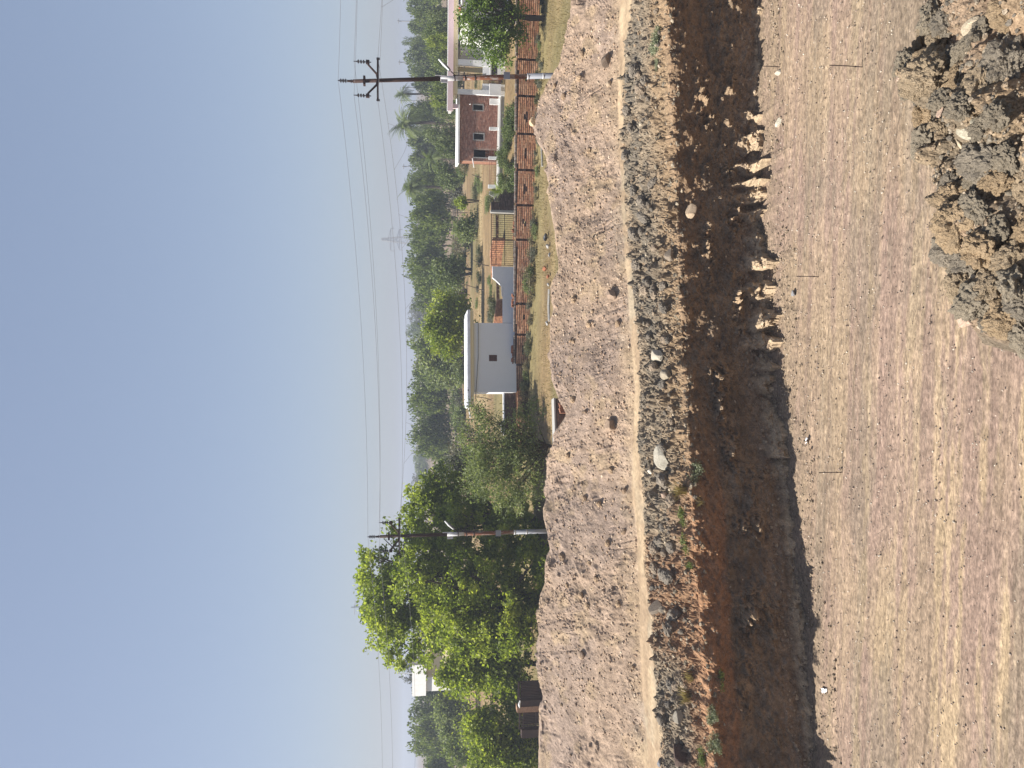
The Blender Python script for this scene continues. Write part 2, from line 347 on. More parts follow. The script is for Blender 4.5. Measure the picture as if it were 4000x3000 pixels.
# cut face: scoop marks of the digger, ribs and a rough foot
u_ = S_.clip(0, 1)
x1 = np.stack([Xf, Xf*0, Xf*0], 1)
teeth = sstep(-3.6, -2.2, Xf)*sstep(10.0, 8.2, Xf)                 # the digger left ribs at the foot of the wall here
rp = Xf*1.2 + 1.5*fbm(x1, 0.55, 3, 0.55, 81) + 0.25*fbm(q3, 2.0, 3, 0.6, 82); cell = np.floor(rp); fr_ = rp - cell
ra = rnd(cell, cell*0, cell*0, 91); rw = 0.30 + 0.5*rnd(cell, cell*0, cell*0, 93)
rib = np.clip(1 - np.abs(fr_ - 0.35)/rw, 0, 1)**0.7*(0.25 + 0.95*ra)
rib2 = np.clip(fbm(x1, 2.6, 3, 0.6, 94) + 0.15, 0, 1)
hgt = Pf[:, 2]                                                      # height over the floor
A_ = teeth*(0.25 + 0.95*rib) + (1-teeth)*(0.14 + 0.34*rib2 + 0.10*rib)
Hf_ = (0.28 + 0.75*rib)*teeth + (0.22 + 0.35*rib2)*(1-teeth)
foot = np.clip(1 - hgt/Hf_, 0, 1)**1.15; foot = foot*np.clip(0.85 + 0.9*fbm(q3, 3.0, 4, 0.65, 95), 0.15, 2)
bandh = sstep(0.66, 0.72, u_)
ledge = np.exp(-((hgt - 1.75 - 0.35*fbm(x1, 0.9, 2, .5, 96))/0.32)**2)*np.clip(fbm(q3, 0.75, 3, .55, 98) + 0.16, 0, 1)
led2 = np.exp(-((hgt - 0.95 - 0.4*fbm(x1, 0.7, 2, .5, 196))/0.30)**2)*np.clip(fbm(q3, 0.9, 3, .55, 198) + 0.02, 0, 1)
crumb = np.clip(0.25 + 2.4*fbm(q3, 5.5, 4, 0.7, 199), 0, 1.7)
d_w = A_*foot + 0.24*fbm(q3*np.array([1, 1, 1.6]), 0.7, 4, 0.55, 97) + 0.15*mid + 0.08*fine + 0.16*lump*(wh > .6) + 0.15*lump2 + 1.05*ledge*crumb + 0.9*led2*crumb + 0.20*lump3 + 0.06*lump4
d_w = d_w + sstep(0.55, 1.0, u_)*(0.42*fbm(x1, 0.75, 4, 0.65, 99) + 0.16*fbm(q3, 2.2, 3, .6, 90) + 0.06)
d_w = np.where(u_ < 0.002, d_w + 0.02, d_w)
disp = d_w*wal + d_r*rub + d_o*roa + d_m*mou
fade = 1 - sstep(5.6, 6.0, S_)
disp = disp*fade
nn = nrm.reshape(-1, 3)
nw = nn.copy(); nw = np.where(wal[:, None] > 0.5, np.stack([np.zeros_like(Xf), -np.ones_like(Xf)*0.97, np.full_like(Xf, 0.24)], 1)*wal[:, None] + nn*(1-wal[:, None]), nn)
Pd = Pf + nw*disp[:, None]
Pd[:, 2] = np.where(u_ + (S_ > 1) < 0.01, -0.05, Pd[:, 2])
# soil colours
bigc = fbm(q3, 0.35, 3, 0.5, 101); midc = fbm(q3, 1.4, 3, 0.5, 103)
c_m = lerp((0.385, 0.285, 0.21), (0.345, 0.262, 0.208), sstep(-0.3, 0.3, bigc)); c_m = lerp(c_m, (0.43, 0.32, 0.20), sstep(0.1, 0.5, midc)*0.6)
c_m = lerp(c_m, (0.20, 0.145, 0.105), np.clip(lump*2.2 + pit*1.5, 0, 1)*0.5)
gl = sstep(0.1, 0.45, bigc + 0.3*midc)*sstep(-9, -4, Xf); c_r = lerp((0.195, 0.168, 0.132), (0.275, 0.22, 0.158), sstep(-.3, .3, midc))
org = np.clip(sstep(1.52, 1.15, S_ + 0.25*midc) + sstep(-4.5, -6.0, Xf + 1.2*bigc)*sstep(-9.0, -7.6, Xf+bigc)*0.9, 0, 1)
c_r = lerp(c_r, lerp((0.31, 0.22, 0.135), (0.30, 0.175, 0.10), sstep(-1.5, -4.5, Xf + bigc)), org*0.85)
c_o = lerp((0.44, 0.335, 0.22), (0.36, 0.295, 0.21), sstep(-0.1, 0.3, bigc)); c_o = lerp(c_o, (0.36, 0.265, 0.175), sstep(-0.1, 0.3, midc)*.9)
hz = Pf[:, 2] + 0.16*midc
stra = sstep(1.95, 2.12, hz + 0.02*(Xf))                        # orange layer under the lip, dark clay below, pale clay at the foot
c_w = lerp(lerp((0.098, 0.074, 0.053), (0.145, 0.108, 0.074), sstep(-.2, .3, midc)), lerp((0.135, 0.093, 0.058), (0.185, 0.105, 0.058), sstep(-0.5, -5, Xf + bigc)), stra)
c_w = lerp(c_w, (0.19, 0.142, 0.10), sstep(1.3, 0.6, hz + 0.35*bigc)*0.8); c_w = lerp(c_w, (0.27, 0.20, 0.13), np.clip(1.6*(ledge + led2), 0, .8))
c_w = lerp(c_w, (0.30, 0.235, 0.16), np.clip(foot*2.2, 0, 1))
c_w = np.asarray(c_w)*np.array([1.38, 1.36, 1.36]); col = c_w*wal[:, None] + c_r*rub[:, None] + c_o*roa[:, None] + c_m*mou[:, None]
col = col*(1 + 0.25*fbm(q3, 11, 2, 0.5, 107)[:, None])*(1 - 0.20*mou - 0.22*rub - 0.18*roa)[:, None]
Pd3 = Pd.reshape(nR, nX, 3); C3 = col.reshape(nR, nX, 3)
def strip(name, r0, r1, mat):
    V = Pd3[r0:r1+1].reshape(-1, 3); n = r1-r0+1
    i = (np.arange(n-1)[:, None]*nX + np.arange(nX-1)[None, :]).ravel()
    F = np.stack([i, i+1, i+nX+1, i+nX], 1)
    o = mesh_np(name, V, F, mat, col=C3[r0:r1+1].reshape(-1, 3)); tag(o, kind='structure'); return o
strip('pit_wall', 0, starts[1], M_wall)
strip('rubble_slope', starts[1], starts[2], M_rub)
strip('dirt_road', starts[2], starts[3], M_road)
strip('earth_bank', starts[3], nR-1, M_mound)
def bank_z(X, Y):
    """height of the strip surface under (X, Y), road side"""
    c = int(np.clip(np.searchsorted(Xs, X), 0, nX-1)); col_ = Pd3[:, c]
    k = int(np.argmin(np.abs(col_[75:, 1] - Y))) + 75
    return col_[k, 2]
def on_strip(x, y):
    """the point of the strip that the photograph's pixel shows"""
    d = ray(x, y); best = None; o = np.array((0, 0, CAMZ))
    for k in range(0, nR-1, 1):
        pass
    Vv = Pd3.reshape(-1, 3) - o; dn = np.array(d)/d.length
    t = Vv @ dn; perp = np.linalg.norm(Vv - t[:, None]*dn, axis=1)
    m = perp < 0.06
    if not m.any(): i = int(np.argmin(perp))
    else:
        idx = np.where(m)[0]; i = int(idx[np.argmin(t[idx])])
    return Vector(Pd3.reshape(-1, 3)[i])

# pit floor
fx = np.concatenate([np.linspace(-70, -11, 50)[:-1], np.arange(-11, 13, 0.05), np.linspace(13, 70, 50)])
fy = np.concatenate([np.linspace(-12, 11.5, 36)[:-1], np.arange(11.5, 24.6, 0.05)])
FX, FY = np.meshgrid(fx, fy); n_ = FX.size
q = np.stack([FX.ravel(), FY.ravel(), np.zeros(n_)], 1)
qs = q*np.array([0.22, 1.6, 1]); qr = q.copy(); qr[:, 1] += 0.04*q[:, 0]
qs[:, 1] += 0.10*q[:, 0]
h = 0.025*np.abs(fbm(qs*np.array([.5, 3.2, 1]), 1.0, 3, .6, 261)) + 0.05*fbm(qs, 1.3, 4, 0.55, 201) + 0.03*fbm(q, 0.5, 2, 0.5, 205) + 0.022*fbm(q, 4, 3, 0.7, 207)
fd, fh = worley(q, 3.3, 209); h += 0.10*np.clip(0.3-fd, 0, 1)*(fh > 0.8)
by = np.interp(FX.ravel(), Xs, Pd3[0, :, 1]); near = sstep(1.6, 0.0, by - FY.ravel()); h += near*(0.10*np.clip(fbm(q, 1.6, 4, 0.6, 211)+0.35, 0, 1) + 0.05*np.clip(fbm(q, 6, 3, 0.6, 213), 0, 1))
def streak(k, f, seed, o=4): return fbm(qs*np.array([k, f, 1]) + 0.25*np.stack([0*q[:, 0], fbm(q, 0.8, 2, .5, seed+50), 0*q[:, 0]], 1), 1.0, o, 0.58, seed)
s1 = streak(.55, .9, 221); s2 = streak(.7, 2.8, 223); s3 = streak(.5, 1.0, 225, 4); s4 = streak(.6, 7.0, 229, 4); s5 = streak(.8, 14.0, 233, 3); nearc = sstep(17.5, 13.5, FY.ravel() + 0.25*FX.ravel())
sb = fbm(q, 0.35, 3, .5, 241)
cf = lerp((0.335, 0.252, 0.21), (0.37, 0.285, 0.23), sstep(-0.4, 0.4, s2))
cf = lerp(cf, (0.36, 0.29, 0.205), sstep(-0.1, 0.4, s1 + .5*sb)*0.6)
cf = lerp(cf, (0.47, 0.375, 0.245), sstep(0.06, 0.30, s2 + 0.6*sb + .35*s4)*(0.22 + 0.45*nearc))
cf = lerp(cf, (0.245, 0.21, 0.165), sstep(0.14, 0.36, s3 + 0.4*s4 - .3*sb)*0.55)
cf = lerp(cf, (0.40, 0.325, 0.225), sstep(0.25, 0.33, s3*.6 - s1*.5)*0.6)
cf = cf*(1 + 0.26*np.clip(s4, -.6, .6) + 0.22*np.clip(s5, -.6, .6))[:, None]
cf = lerp(cf, (0.33, 0.265, 0.20), near*0.7)
cf = cf*np.array([0.665, 0.635, 0.605])*(1 + 0.12*fbm(q, 7, 3, 0.6, 227) + 0.20*fbm(q*np.array([.7, 1, 1]), 9, 2, 0.6, 231))[:, None]
i = (np.arange(len(fy)-1)[:, None]*len(fx) + np.arange(len(fx)-1)[None, :]).ravel(); w_ = len(fx)
o = mesh_np('pit_floor', np.stack([FX.ravel(), FY.ravel(), h], 1), np.stack([i, i+1, i+w_+1, i+w_], 1), M_floor, col=cf, smooth=False)
tag(o, kind='structure')

# ------------------------------------------------------------------ the ground behind the bank, out to the horizon
def ground_z(X, Y):
    return 3.15 + 1.35*sstep(54.6, 60.0, Y + 0.231*X)
gx = np.concatenate([-np.geomspace(1500, 62, 22), np.linspace(-60, 60, 161), np.geomspace(62, 1500, 22)])
gy = np.concatenate([np.linspace(28.5, 150, 180), np.geomspace(152, 1560, 60)])
GX, GY = np.meshgrid(gx, gy); q = np.stack([GX.ravel(), GY.ravel(), np.zeros(GX.size)], 1)
gz = ground_z(GX.ravel(), GY.ravel()) + 0.10*fbm(q, 0.12, 3, 0.5, 301)*sstep(31, 36, GY.ravel())
st_ = fbm(q*np.array([0.25, 1, 1]), 0.16, 4, 0.55, 303); pa = fbm(q*np.array([0.5, 1, 1]), 0.10, 4, 0.55, 305)
cg = lerp((0.215, 0.15, 0.08), (0.28, 0.20, 0.105), sstep(-0.3, 0.3, st_)); cg = lerp(cg, (0.36, 0.285, 0.16), sstep(0.15, 0.45, st_)*0.8)
cg = lerp(cg, (0.15, 0.145, 0.065), sstep(0.15, 0.42, pa)*0.6)
yy = GY.ravel(); cg = cg*0.78; cg = lerp(cg, (0.16, 0.125, 0.095), sstep(92, 110, yy + 8*pa)*0.85)
cg = lerp(cg, (0.17, 0.155, 0.07), sstep(60, 54.6, yy + .231*GX.ravel())*sstep(46, 52, yy + .231*GX.ravel())*0.6)
i = (np.arange(len(gy)-1)[:, None]*len(gx) + np.arange(len(gx)-1)[None, :]).ravel(); w_ = len(gx)
o = mesh_np('ground', np.stack([GX.ravel(), GY.ravel(), gz], 1), np.stack([i, i+1, i+w_+1, i+w_], 1), M_ground, col=cg, smooth=True)
tag(o, kind='structure')

# ------------------------------------------------------------------ foreground heap
import bmesh
def ico(sub):
    bm = bmesh.new(); bmesh.ops.create_icosphere(bm, subdivisions=sub, radius=1.0)
    V = np.array([v.co[:] for v in bm.verts]); F = np.array([[v.index for v in f.verts] for f in bm.faces]); bm.free(); return V, F
ICO = {k: ico(k) for k in (1, 2, 3, 4, 5)}
def rock(name, sub, seed, scl=(1, 1, 1), amp=0.35, sc=0.9, rough=0.06, rsc=4, facets=0, mat=None, col=(0.3, 0.3, 0.3), link=False, crumb=0.0):
    V, F = ICO[sub]; V = V.copy(); p = V + seed*13.7
    d = 1 + amp*fbm(p, sc, 2, 0.5, seed) + rough*fbm(p, rsc, 4, 0.65, seed+3)
    if crumb:
        w1, h1 = worley(p, 2.3, seed+5); w2, h2 = worley(p, 5.5, seed+7)
        d = d + crumb*(0.55 - w1)*0.9 + crumb*0.5*(0.5 - w2)
    V = V*d[:, None]
    if facets:
        rr = np.random.default_rng(seed)
        for k in range(facets):
            n = rr.normal(size=3); n /= np.linalg.norm(n); lim = rr.uniform(0.45, 0.85); s = V @ n
            V = V - np.clip(s - lim, 0, None)[:, None]*n*0.93
    V = V*np.array(scl)
    c = np.array(col)*(1 + 0.3*fbm(p, 2.2, 3, 0.6, seed+9)[:, None])
    return mesh_np(name, V, F, mat, col=np.clip(c, 0.01, 1), link=link, smooth=False)
def place(name, me, loc, s, rot=None, label=None, cat=None, group=None):
    o = D.objects.new(name, me); COL.objects.link(o); o.location = loc
    o.scale = s if hasattr(s, '__len__') else (s, s, s)
    o.rotation_euler = rot if rot is not None else (random.uniform(0, 6.3), random.uniform(0, 6.3), random.uniform(0, 6.3))
    return tag(o, label, cat, group)

HZ = 7.0
out = [(3610, -300), (3612, 0), (3640, 45), (3620, 70), (3575, 118), (3560, 160), (3522, 200), (3508, 260), (3500, 330), (3502, 400), (3522, 440), (3545, 520), (3572, 570), (3622, 640), (3655, 690), (3690, 740), (3665, 770), (3682, 850), (3632, 900), (3618, 960), (3622, 1010), (3645, 1060), (3692, 1110), (3722, 1170), (3755, 1215), (3785, 1275), (3835, 1305), (3890, 1300), (3950, 1342), (4010, 1390), (4300, 1560), (4700, 1800)]
E = np.array([[PZ(x, y, HZ).x, PZ(x, y, HZ).y] for x, y in out])
E = np.concatenate([[[40, 9.5], [12, 8.4]], E, [[-3, 2.2], [-14, 0.5], [-40, 0.0]]])
def edge_dist(X, Y):
    """signed distance to the rim of the heap: positive on the heap side (nearer the camera)"""
    best = np.full(X.shape, 1e9)
    for a, b in zip(E[:-1], E[1:]):
        ab = b - a; t = np.clip(((X-a[0])*ab[0] + (Y-a[1])*ab[1])/(ab @ ab), 0, 1)
        best = np.minimum(best, np.hypot(X - a[0] - t*ab[0], Y - a[1] - t*ab[1]))
    xs = E[::-1, 0]; yin = np.interp(X, np.maximum.accumulate(xs), E[::-1, 1])
    return np.where(Y < yin, best, -best)
hx = np.concatenate([np.linspace(-40, -0.7, 60)[:-1], np.arange(-0.7, 4.6, 0.0145), np.linspace(4.6, 40, 40)])
hy = np.concatenate([np.linspace(-9, 4.2, 40)[:-1], np.arange(4.2, 7.9, 0.0145), np.linspace(7.9, 12, 12)])
HX, HY = np.meshgrid(hx, hy); X1, Y1 = HX.ravel(), HY.ravel(); q = np.stack([X1, Y1, np.zeros(X1.size)], 1)
sd = edge_dist(X1, Y1)
qq = q + 0.10*np.stack([fbm(q, 3, 2, 0.5, 401), fbm(q, 3, 2, 0.5, 403), 0*X1], 1)
w1, h1 = worley(qq, 2.1, 405); w2, h2 = worley(qq, 5.0, 407); w3, h3 = worley(qq, 11.0, 409); w4, h4 = worley(qq, 22.0, 411)
fineamt = 0.35 + 0.65*sstep(-0.2, 0.2, fbm(q, 0.9, 2, 0.5, 413))
hh = 0.10*fbm(q, 0.6, 2, 0.5, 415) + 0.72*np.clip(0.62-w1, -0.1, 1)*(0.3+h1)*fineamt + 0.19*np.clip(0.6-w2, -0.15, 1)*(0.2+h2)*fineamt + 0.085*np.clip(0.55-w3, -0.2, 1)*(0.3+h3) + 0.025*np.clip(0.55-w4, -0.2, 1) + 0.08*fbm(q, 7, 4, 0.6, 417)*fineamt
Zh = np.where(sd > 0, HZ - 0.10*sstep(0.25, 0, sd), HZ - 0.10 + sd*2.6) + hh*sstep(-1.2, 0.05, sd) - 0.06
Zh = np.maximum(Zh, -0.3)
brn = sstep(0.05, 0.40, fbm(q, 0.75, 3, 0.5, 421)); ch = lerp((0.20, 0.175, 0.135), (0.31, 0.25, 0.175), h2)
ch = lerp(ch, (0.40, 0.29, 0.185), brn*0.9); ch = lerp(ch, (0.34, 0.255, 0.19), (1-fineamt)*0.8); ch = lerp(ch, (0.19, 0.165, 0.13), sstep(0.04, -0.12, sd))
ch = ch*np.array([0.80, 0.745, 0.70])*(1 + 0.3*fbm(q, 25, 2, 0.6, 423)[:, None])
i = (np.arange(len(hy)-1)[:, None]*len(hx) + np.arange(len(hx)-1)[None, :]).ravel(); w_ = len(hx)
heap = mesh_np('soil_heap', np.stack([X1, Y1, Zh], 1), np.stack([i, i+1, i+w_+1, i+w_], 1), M_heap, col=ch)
tag(heap, 'rough grey brown heap of dug soil with stones in the right corner of the picture', 'soil heap')
def heap_at(x, y):
    p = PZ(x, y, HZ); k = int(np.argmin((X1-p.x)**2 + (Y1-p.y)**2)); return Vector((p.x, p.y, Zh[k]))

clodm = [rock('soil_clod', 5, 500+k, (1, 0.8+0.08*k, 0.72), 0.30, 0.9, 0.26, 3.4, mat=M_heap, col=[(0.24, 0.205, 0.155), (0.30, 0.235, 0.16), (0.22, 0.19, 0.15), (0.33, 0.245, 0.155)][k % 4], crumb=0.42) for k in range(5)]
CL = [(3625, 70, .17), (3600, 110, .15), (3655, 60, .12), (3570, 200, .17), (3540, 260, .14), (3580, 250, .16), (3660, 170, .20), (3700, 90, .14), (3650, 250, .20), (3530, 340, .15), (3580, 350, .13), (3680, 300, .20), (3720, 230, .19), (3760, 300, .18), (3770, 200, .20), (3840, 130, .16), (3630, 330, .14), (3700, 400, .19), (3560, 440, .12), (3640, 450, .15), (3800, 400, .17), (3880, 330, .18), (3940, 250, .19), (3960, 60, .18), (3860, 420, .15), (3600, 560, .16), (3640, 510, .11), (3860, 640, .22), (3900, 700, .25), (3950, 620, .21), (3820, 700, .19), (3960, 740, .2), (3700, 720, .16), (3740, 780, .16), (3690, 860, .17), (3650, 930, .17), (3640, 1000, .16), (3720, 960, .19), (3780, 880, .20), (3850, 820, .18), (3700, 1060, .17), (3760, 1110, .19), (3780, 1030, .20), (3850, 980, .21), (3900, 900, .18), (3820, 1180, .19), (3870, 1120, .23), (3850, 1250, .16), (3920, 1240, .2), (3960, 1310, .17), (3950, 1110, .24), (3930, 1010, .20), (3980, 1190, .2), (3980, 900, .18), (3970, 450, .16), (3900, 500, .14)]
rr = random.Random(5)
for k, (x, y, s) in enumerate(CL):
    p = heap_at(x, y); s *= rr.uniform(0.55, 1.0)
    place('soil_clod', clodm[k % 5], p + Vector((0, 0, s*0.02)), (s*rr.uniform(.8, 1.2), s*rr.uniform(.8, 1.2), s*rr.uniform(.8, 1.25)), (rr.uniform(-.5, .5), rr.uniform(-.5, .5), rr.uniform(0, 6.3)),
          'dark crumbly soil clod lying on the foreground heap', 'soil clod', 'soil clods on the foreground heap')
flakem = [rock('stone', 3, 540+k, (1, 0.55, 0.3), 0.2, 0.8, 0.05, 4, facets=12, mat=M_stone, col=[(0.44, 0.37, 0.27), (0.46, 0.34, 0.26), (0.40, 0.37, 0.29)][k % 3]) for k in range(3)]
FL = [(3690, 455, .10, 'flat pale stone on the heap, long edge beside the deep cleft'), (3690, 375, .09, 'sharp pale stone standing on edge on the heap'), (3665, 415, .085, 'pinkish rounded stone beside the tilted flat stone on the heap'), (3710, 425, .08, 'pale wedge of stone below the pinkish stone on the heap'), (3800, 440, .09, 'buff angular stone in the middle of the brown soil patch'), (3820, 520, .12, 'broad brown stone half buried in the brown soil patch'), (3915, 185, .10, 'pale slab stone leaning near the upper right corner'), (3910, 30, .10, 'squared grey stone at the upper right corner of the heap'), (3940, 60, .12, 'large split grey stone at the upper right corner of the heap'), (3800, 105, .10, 'thin white pointed stone near the upper end of the heap'), (3575, 300, .10, 'greenish grey stone on the far rim of the heap'), (3890, 480, .09, 'tan stone in the lower brown part of the heap'), (3810, 1100, .085, 'yellow stone in the dark hollow at the lower end of the heap'), (3760, 1245, .13, 'reddish brown stone at the lower rim of the heap'), (3905, 1240, .07, 'small pale upright stone near the lower rim of the heap'), (3730, 555, .07, 'orange stone lying on the smooth brown soil of the heap'), (3900, 290, .08, 'long grey stone on the bare slope of the heap'), (3560, 470, .07, 'small pale blue stone at the far rim of the heap')]
for k, (x, y, s, lb) in enumerate(FL):
    p = heap_at(x, y); o = place('stone', flakem[k % 3], p + Vector((0, 0, s*0.25)), s*0.95, (rr.uniform(-.7, .7), rr.uniform(-.7, .7), rr.uniform(0, 6.3)), lb, 'stone', 'stones on the foreground heap')
def scatter(name, pts, sizes, mats, seeds, cols, label=None, sub=1, zsq=0.7, facets=5):
    """many small stones in one uncountable mesh"""
    base = []
    for k in range(5):
        V, F = ICO[sub]; r_ = np.random.default_rng(seeds+k); V = V*(1 + r_.uniform(-.3, .3, (len(V), 1)))*np.array([1, r_.uniform(.6, 1), zsq]); base.append(V)
    F = ICO[sub][1]; r_ = np.random.default_rng(seeds); Vs = []; Cs = []
    for k, (p, s) in enumerate(zip(pts, sizes)):
        a = r_.uniform(0, 6.28); b = r_.uniform(-.6, .6); V = base[k % 5]
        ca, sa, cb, sb = math.cos(a), math.sin(a), math.cos(b), math.sin(b)
        Rm = np.array([[ca, -sa*cb, sa*sb], [sa, ca*cb, -ca*sb], [0, sb, cb]])
        Vs.append((V*s) @ Rm.T + np.array(p)); Cs.append(np.tile(cols[r_.integers(len(cols))], (len(V), 1))*r_.uniform(.75, 1.2))
    n = len(ICO[sub][0]); FF = (F[None] + (np.arange(len(pts))*n)[:, None, None]).reshape(-1, 3)
    o = mesh_np(name, np.concatenate(Vs), FF, mats, col=np.concatenate(Cs)); return tag(o, label, None, None, 'stuff')
# loose crumbs on the heap
m_ = np.where((X1 > -0.6) & (X1 < 4.5) & (Y1 > 4.3) & (Y1 < 7.8) & (sd > 0.0))[0]
pk = rng.choice(m_, 6500, replace=True)
scatter('soil_crumbs', [(X1[k]+rng.uniform(-.01, .01), Y1[k]+rng.uniform(-.01, .01), Zh[k]+0.004) for k in pk], 0.006 + 0.024*rng.random(len(pk))**4.0, M_heap, 601, [(0.19, 0.165, 0.13), (0.24, 0.185, 0.13), (0.16, 0.14, 0.115), (0.28, 0.21, 0.14), (0.34, 0.28, 0.21)], 'loose crumbs and chips of soil over the heap')
# gravel on the pit floor
n = 17000; px_ = rng.uniform(-11, 12.5, n); py_ = 12 + 11.5*rng.random(n)**0.75
ok = py_ < np.interp(px_, Xs, Pd3[0, :, 1]) - 0.1
px_, py_ = px_[ok], py_[ok]
scatter('gravel', [(a, b, 0.03) for a, b in zip(px_, py_)], 0.006 + 0.026*rng.random(len(px_))**5, M_stone, 611, [(0.28, 0.215, 0.18), (0.36, 0.30, 0.25), (0.2, 0.155, 0.13), (0.5, 0.45, 0.38)], 'small stones scattered over the pit floor')
# stones and lumps over the bank and the rubble
def strip_pick(r0, r1, n, x0=-13, x1=14.5):
    c0, c1 = np.searchsorted(Xs, x0), np.searchsorted(Xs, x1)
    a = rng.integers(r0, r1, n); b = rng.integers(c0, c1, n); return Pd3[a, b]
pts = strip_pick(starts[3]+2, starts[4], 9500); scatter('bank_stones', pts, 0.014 + 0.06*rng.random(len(pts))**4.5, M_stone, 621, [(0.34, 0.245, 0.17), (0.38, 0.28, 0.2), (0.28, 0.2, 0.145), (0.30, 0.215, 0.15), (0.46, 0.37, 0.28)], 'small stones and crumbs over the earth bank')
pts = strip_pick(starts[1]-6, starts[2]-1, 5600); scatter('rubble_stones', pts, 0.014 + 0.075*rng.random(len(pts))**4.0, M_rub, 631, [(0.20, 0.17, 0.125), (0.24, 0.19, 0.135), (0.16, 0.135, 0.105), (0.26, 0.19, 0.125), (0.33, 0.28, 0.21)], 'broken soil and stones along the pit edge', sub=2)
pts = strip_pick(1, 18, 1500); scatter('foot_rubble', pts, 0.015 + 0.08*rng.random(len(pts))**3, M_rub, 641, [(0.30, 0.23, 0.165), (0.24, 0.18, 0.13), (0.36, 0.29, 0.21)], 'crumbled soil along the foot of the pit wall')
px2 = rng.uniform(-11, 12.5, 5200); py2 = np.interp(px2, Xs, Pd3[2, :, 1]) - 0.05 - 1.5*rng.random(5200)**2.2
scatter('foot_crumbs', list(zip(px2, py2, np.full(5200, .05))), 0.008 + 0.05*rng.random(5200)**4.5, M_rub, 645, [(0.26, 0.205, 0.145), (0.21, 0.165, 0.12), (0.30, 0.24, 0.175)], 'crumbled soil strewn on the floor before the pit wall')
pts = strip_pick(30, starts[1]-4, 420); scatter('wall_stones', pts, 0.01 + 0.06*rng.random(len(pts))**3, M_wall, 651, [(0.16, 0.11, 0.075), (0.25, 0.15, 0.09), (0.34, 0.27, 0.2)], 'stones sticking out of the cut face')

lumpm = [rock('soil_lump', 4, 660+k, (1, .85, .7), 0.3, 0.9, 0.15, 3, mat=M_rub, col=[(0.21, 0.18, 0.145), (0.27, 0.215, 0.16), (0.17, 0.15, 0.125)][k % 3], crumb=0.35) for k in range(4)]
for k in range(120):
    y = rr.uniform(20, 2980); x = px(L_rub, y) + rr.uniform(10, 125); p = on_strip(x, y); s = .06 + .22*rr.random()**2
    place('soil_lump', lumpm[k % 4], p + Vector((0, 0, s*.15)), s, (rr.uniform(-.5, .5), rr.uniform(-.5, .5), rr.uniform(0, 6.3)), 'dark grey lump of soil on the broken strip between road and pit', 'soil lump', 'soil lumps along the pit edge')
blumpm = [rock('bank_lump', 4, 670+k, (1, .9, .75), 0.3, 0.9, 0.12, 3, mat=M_mound, col=[(0.36, 0.26, 0.17), (0.40, 0.29, 0.19), (0.30, 0.215, 0.145)][k % 3], crumb=0.3) for k in range(4)]
for k in range(34):
    y = rr.uniform(20, 2980); a, b = px(L_crest, y), px(L_road, y); x = a + (b-a)*rr.uniform(.12, .97); p = on_strip(x, y); s = rr.uniform(.05, .15)
    place('soil_lump', blumpm[k % 4], p + Vector((0, 0, s*.1)), s, (rr.uniform(-.5, .5), rr.uniform(-.5, .5), rr.uniform(0, 6.3)), 'pinkish brown lump of soil on the slope of the earth bank', 'soil lump', 'soil lumps on the earth bank')
BL = [(2590, 1785, (.42, .36, .30), (0.34, 0.315, 0.26), 'large whitish boulder with a hollow under it at the pit edge'),
      (2702, 823, (.22, .26, .22), (0.40, 0.31, 0.22), 'tan boulder stuck in the shaded top of the pit wall'),
      (2368, 238, (.30, .24, .22), (0.17, 0.13, 0.10), 'dark boulder on the bank slope below the nearer power pole'),
      (2376, 323, (.13, .12, .11), (0.36, 0.28, 0.2), 'small tan boulder beside the dark boulder on the bank slope'),
      (2082, 480, (.24, .17, .17), (0.52, 0.40, 0.26), 'pale lump of earth standing on the highest point of the bank crest'),
      (2565, 1395, (.25, .42, .16), (0.36, 0.33, 0.27), 'flat grey slab of rock lying in the broken soil near the road'),
      (2600, 1470, (.2, .22, .2), (0.30, 0.26, 0.2), 'round grey rock in the broken soil next to the flat slab'),
      (2570, 2370, (.26, .33, .26), (0.20, 0.165, 0.13), 'rounded brown boulder at the road edge above the orange soil'),
      (2655, 2800, (.18, .2, .18), (0.30, 0.27, 0.22), 'rounded grey stone by the dry grass at the pit edge'),
      (2660, 2950, (.36, .38, .3), (0.085, 0.06, 0.05), 'big dark lump of clay at the pit edge in the lower corner of the picture'),
      (2575, 2978, (.16, .15, .1), (0.20, 0.20, 0.21), 'blue grey flat stone beside the road at the bottom of the picture'),
      (2535, 1840, (.1, .12, .1), (0.5, 0.46, 0.4), 'small white stone near the large whitish boulder'),
      (2600, 1938, (.11, .12, .11), (0.40, 0.30, 0.23), 'round pinkish stone above the dry grass tuft'),
      (2618, 1000, (.2, .26, .18), (0.22, 0.18, 0.14), 'dark jagged rock in the middle of the broken soil strip'),
      (2272, 2560, (.15, .17, .14), (0.38, 0.28, 0.2), 'round earth ball on the lower part of the bank slope'),
      (2385, 1665, (.26, .30, .2), (0.30, 0.22, 0.16), 'half buried brown hump at the foot of the bank by the road'),
      (2390, 1150, (.22, .24, .2), (0.27, 0.2, 0.15), 'brown boulder at the foot of the bank slope above the road')]
for k, (x, y, s, c, lb) in enumerate(BL):
    me = rock('boulder', 4, 700+k, (1, 1, 1), 0.22, 0.9, 0.07, 3.5, facets=7, mat=M_stone, col=c)
    p = on_strip(x, y); place('boulder', me, p + Vector((0, -0.03, s[2]*.3)), s, (rr.uniform(-.3, .3), rr.uniform(-.3, .3), rr.uniform(0, 6.3)), lb, 'boulder')
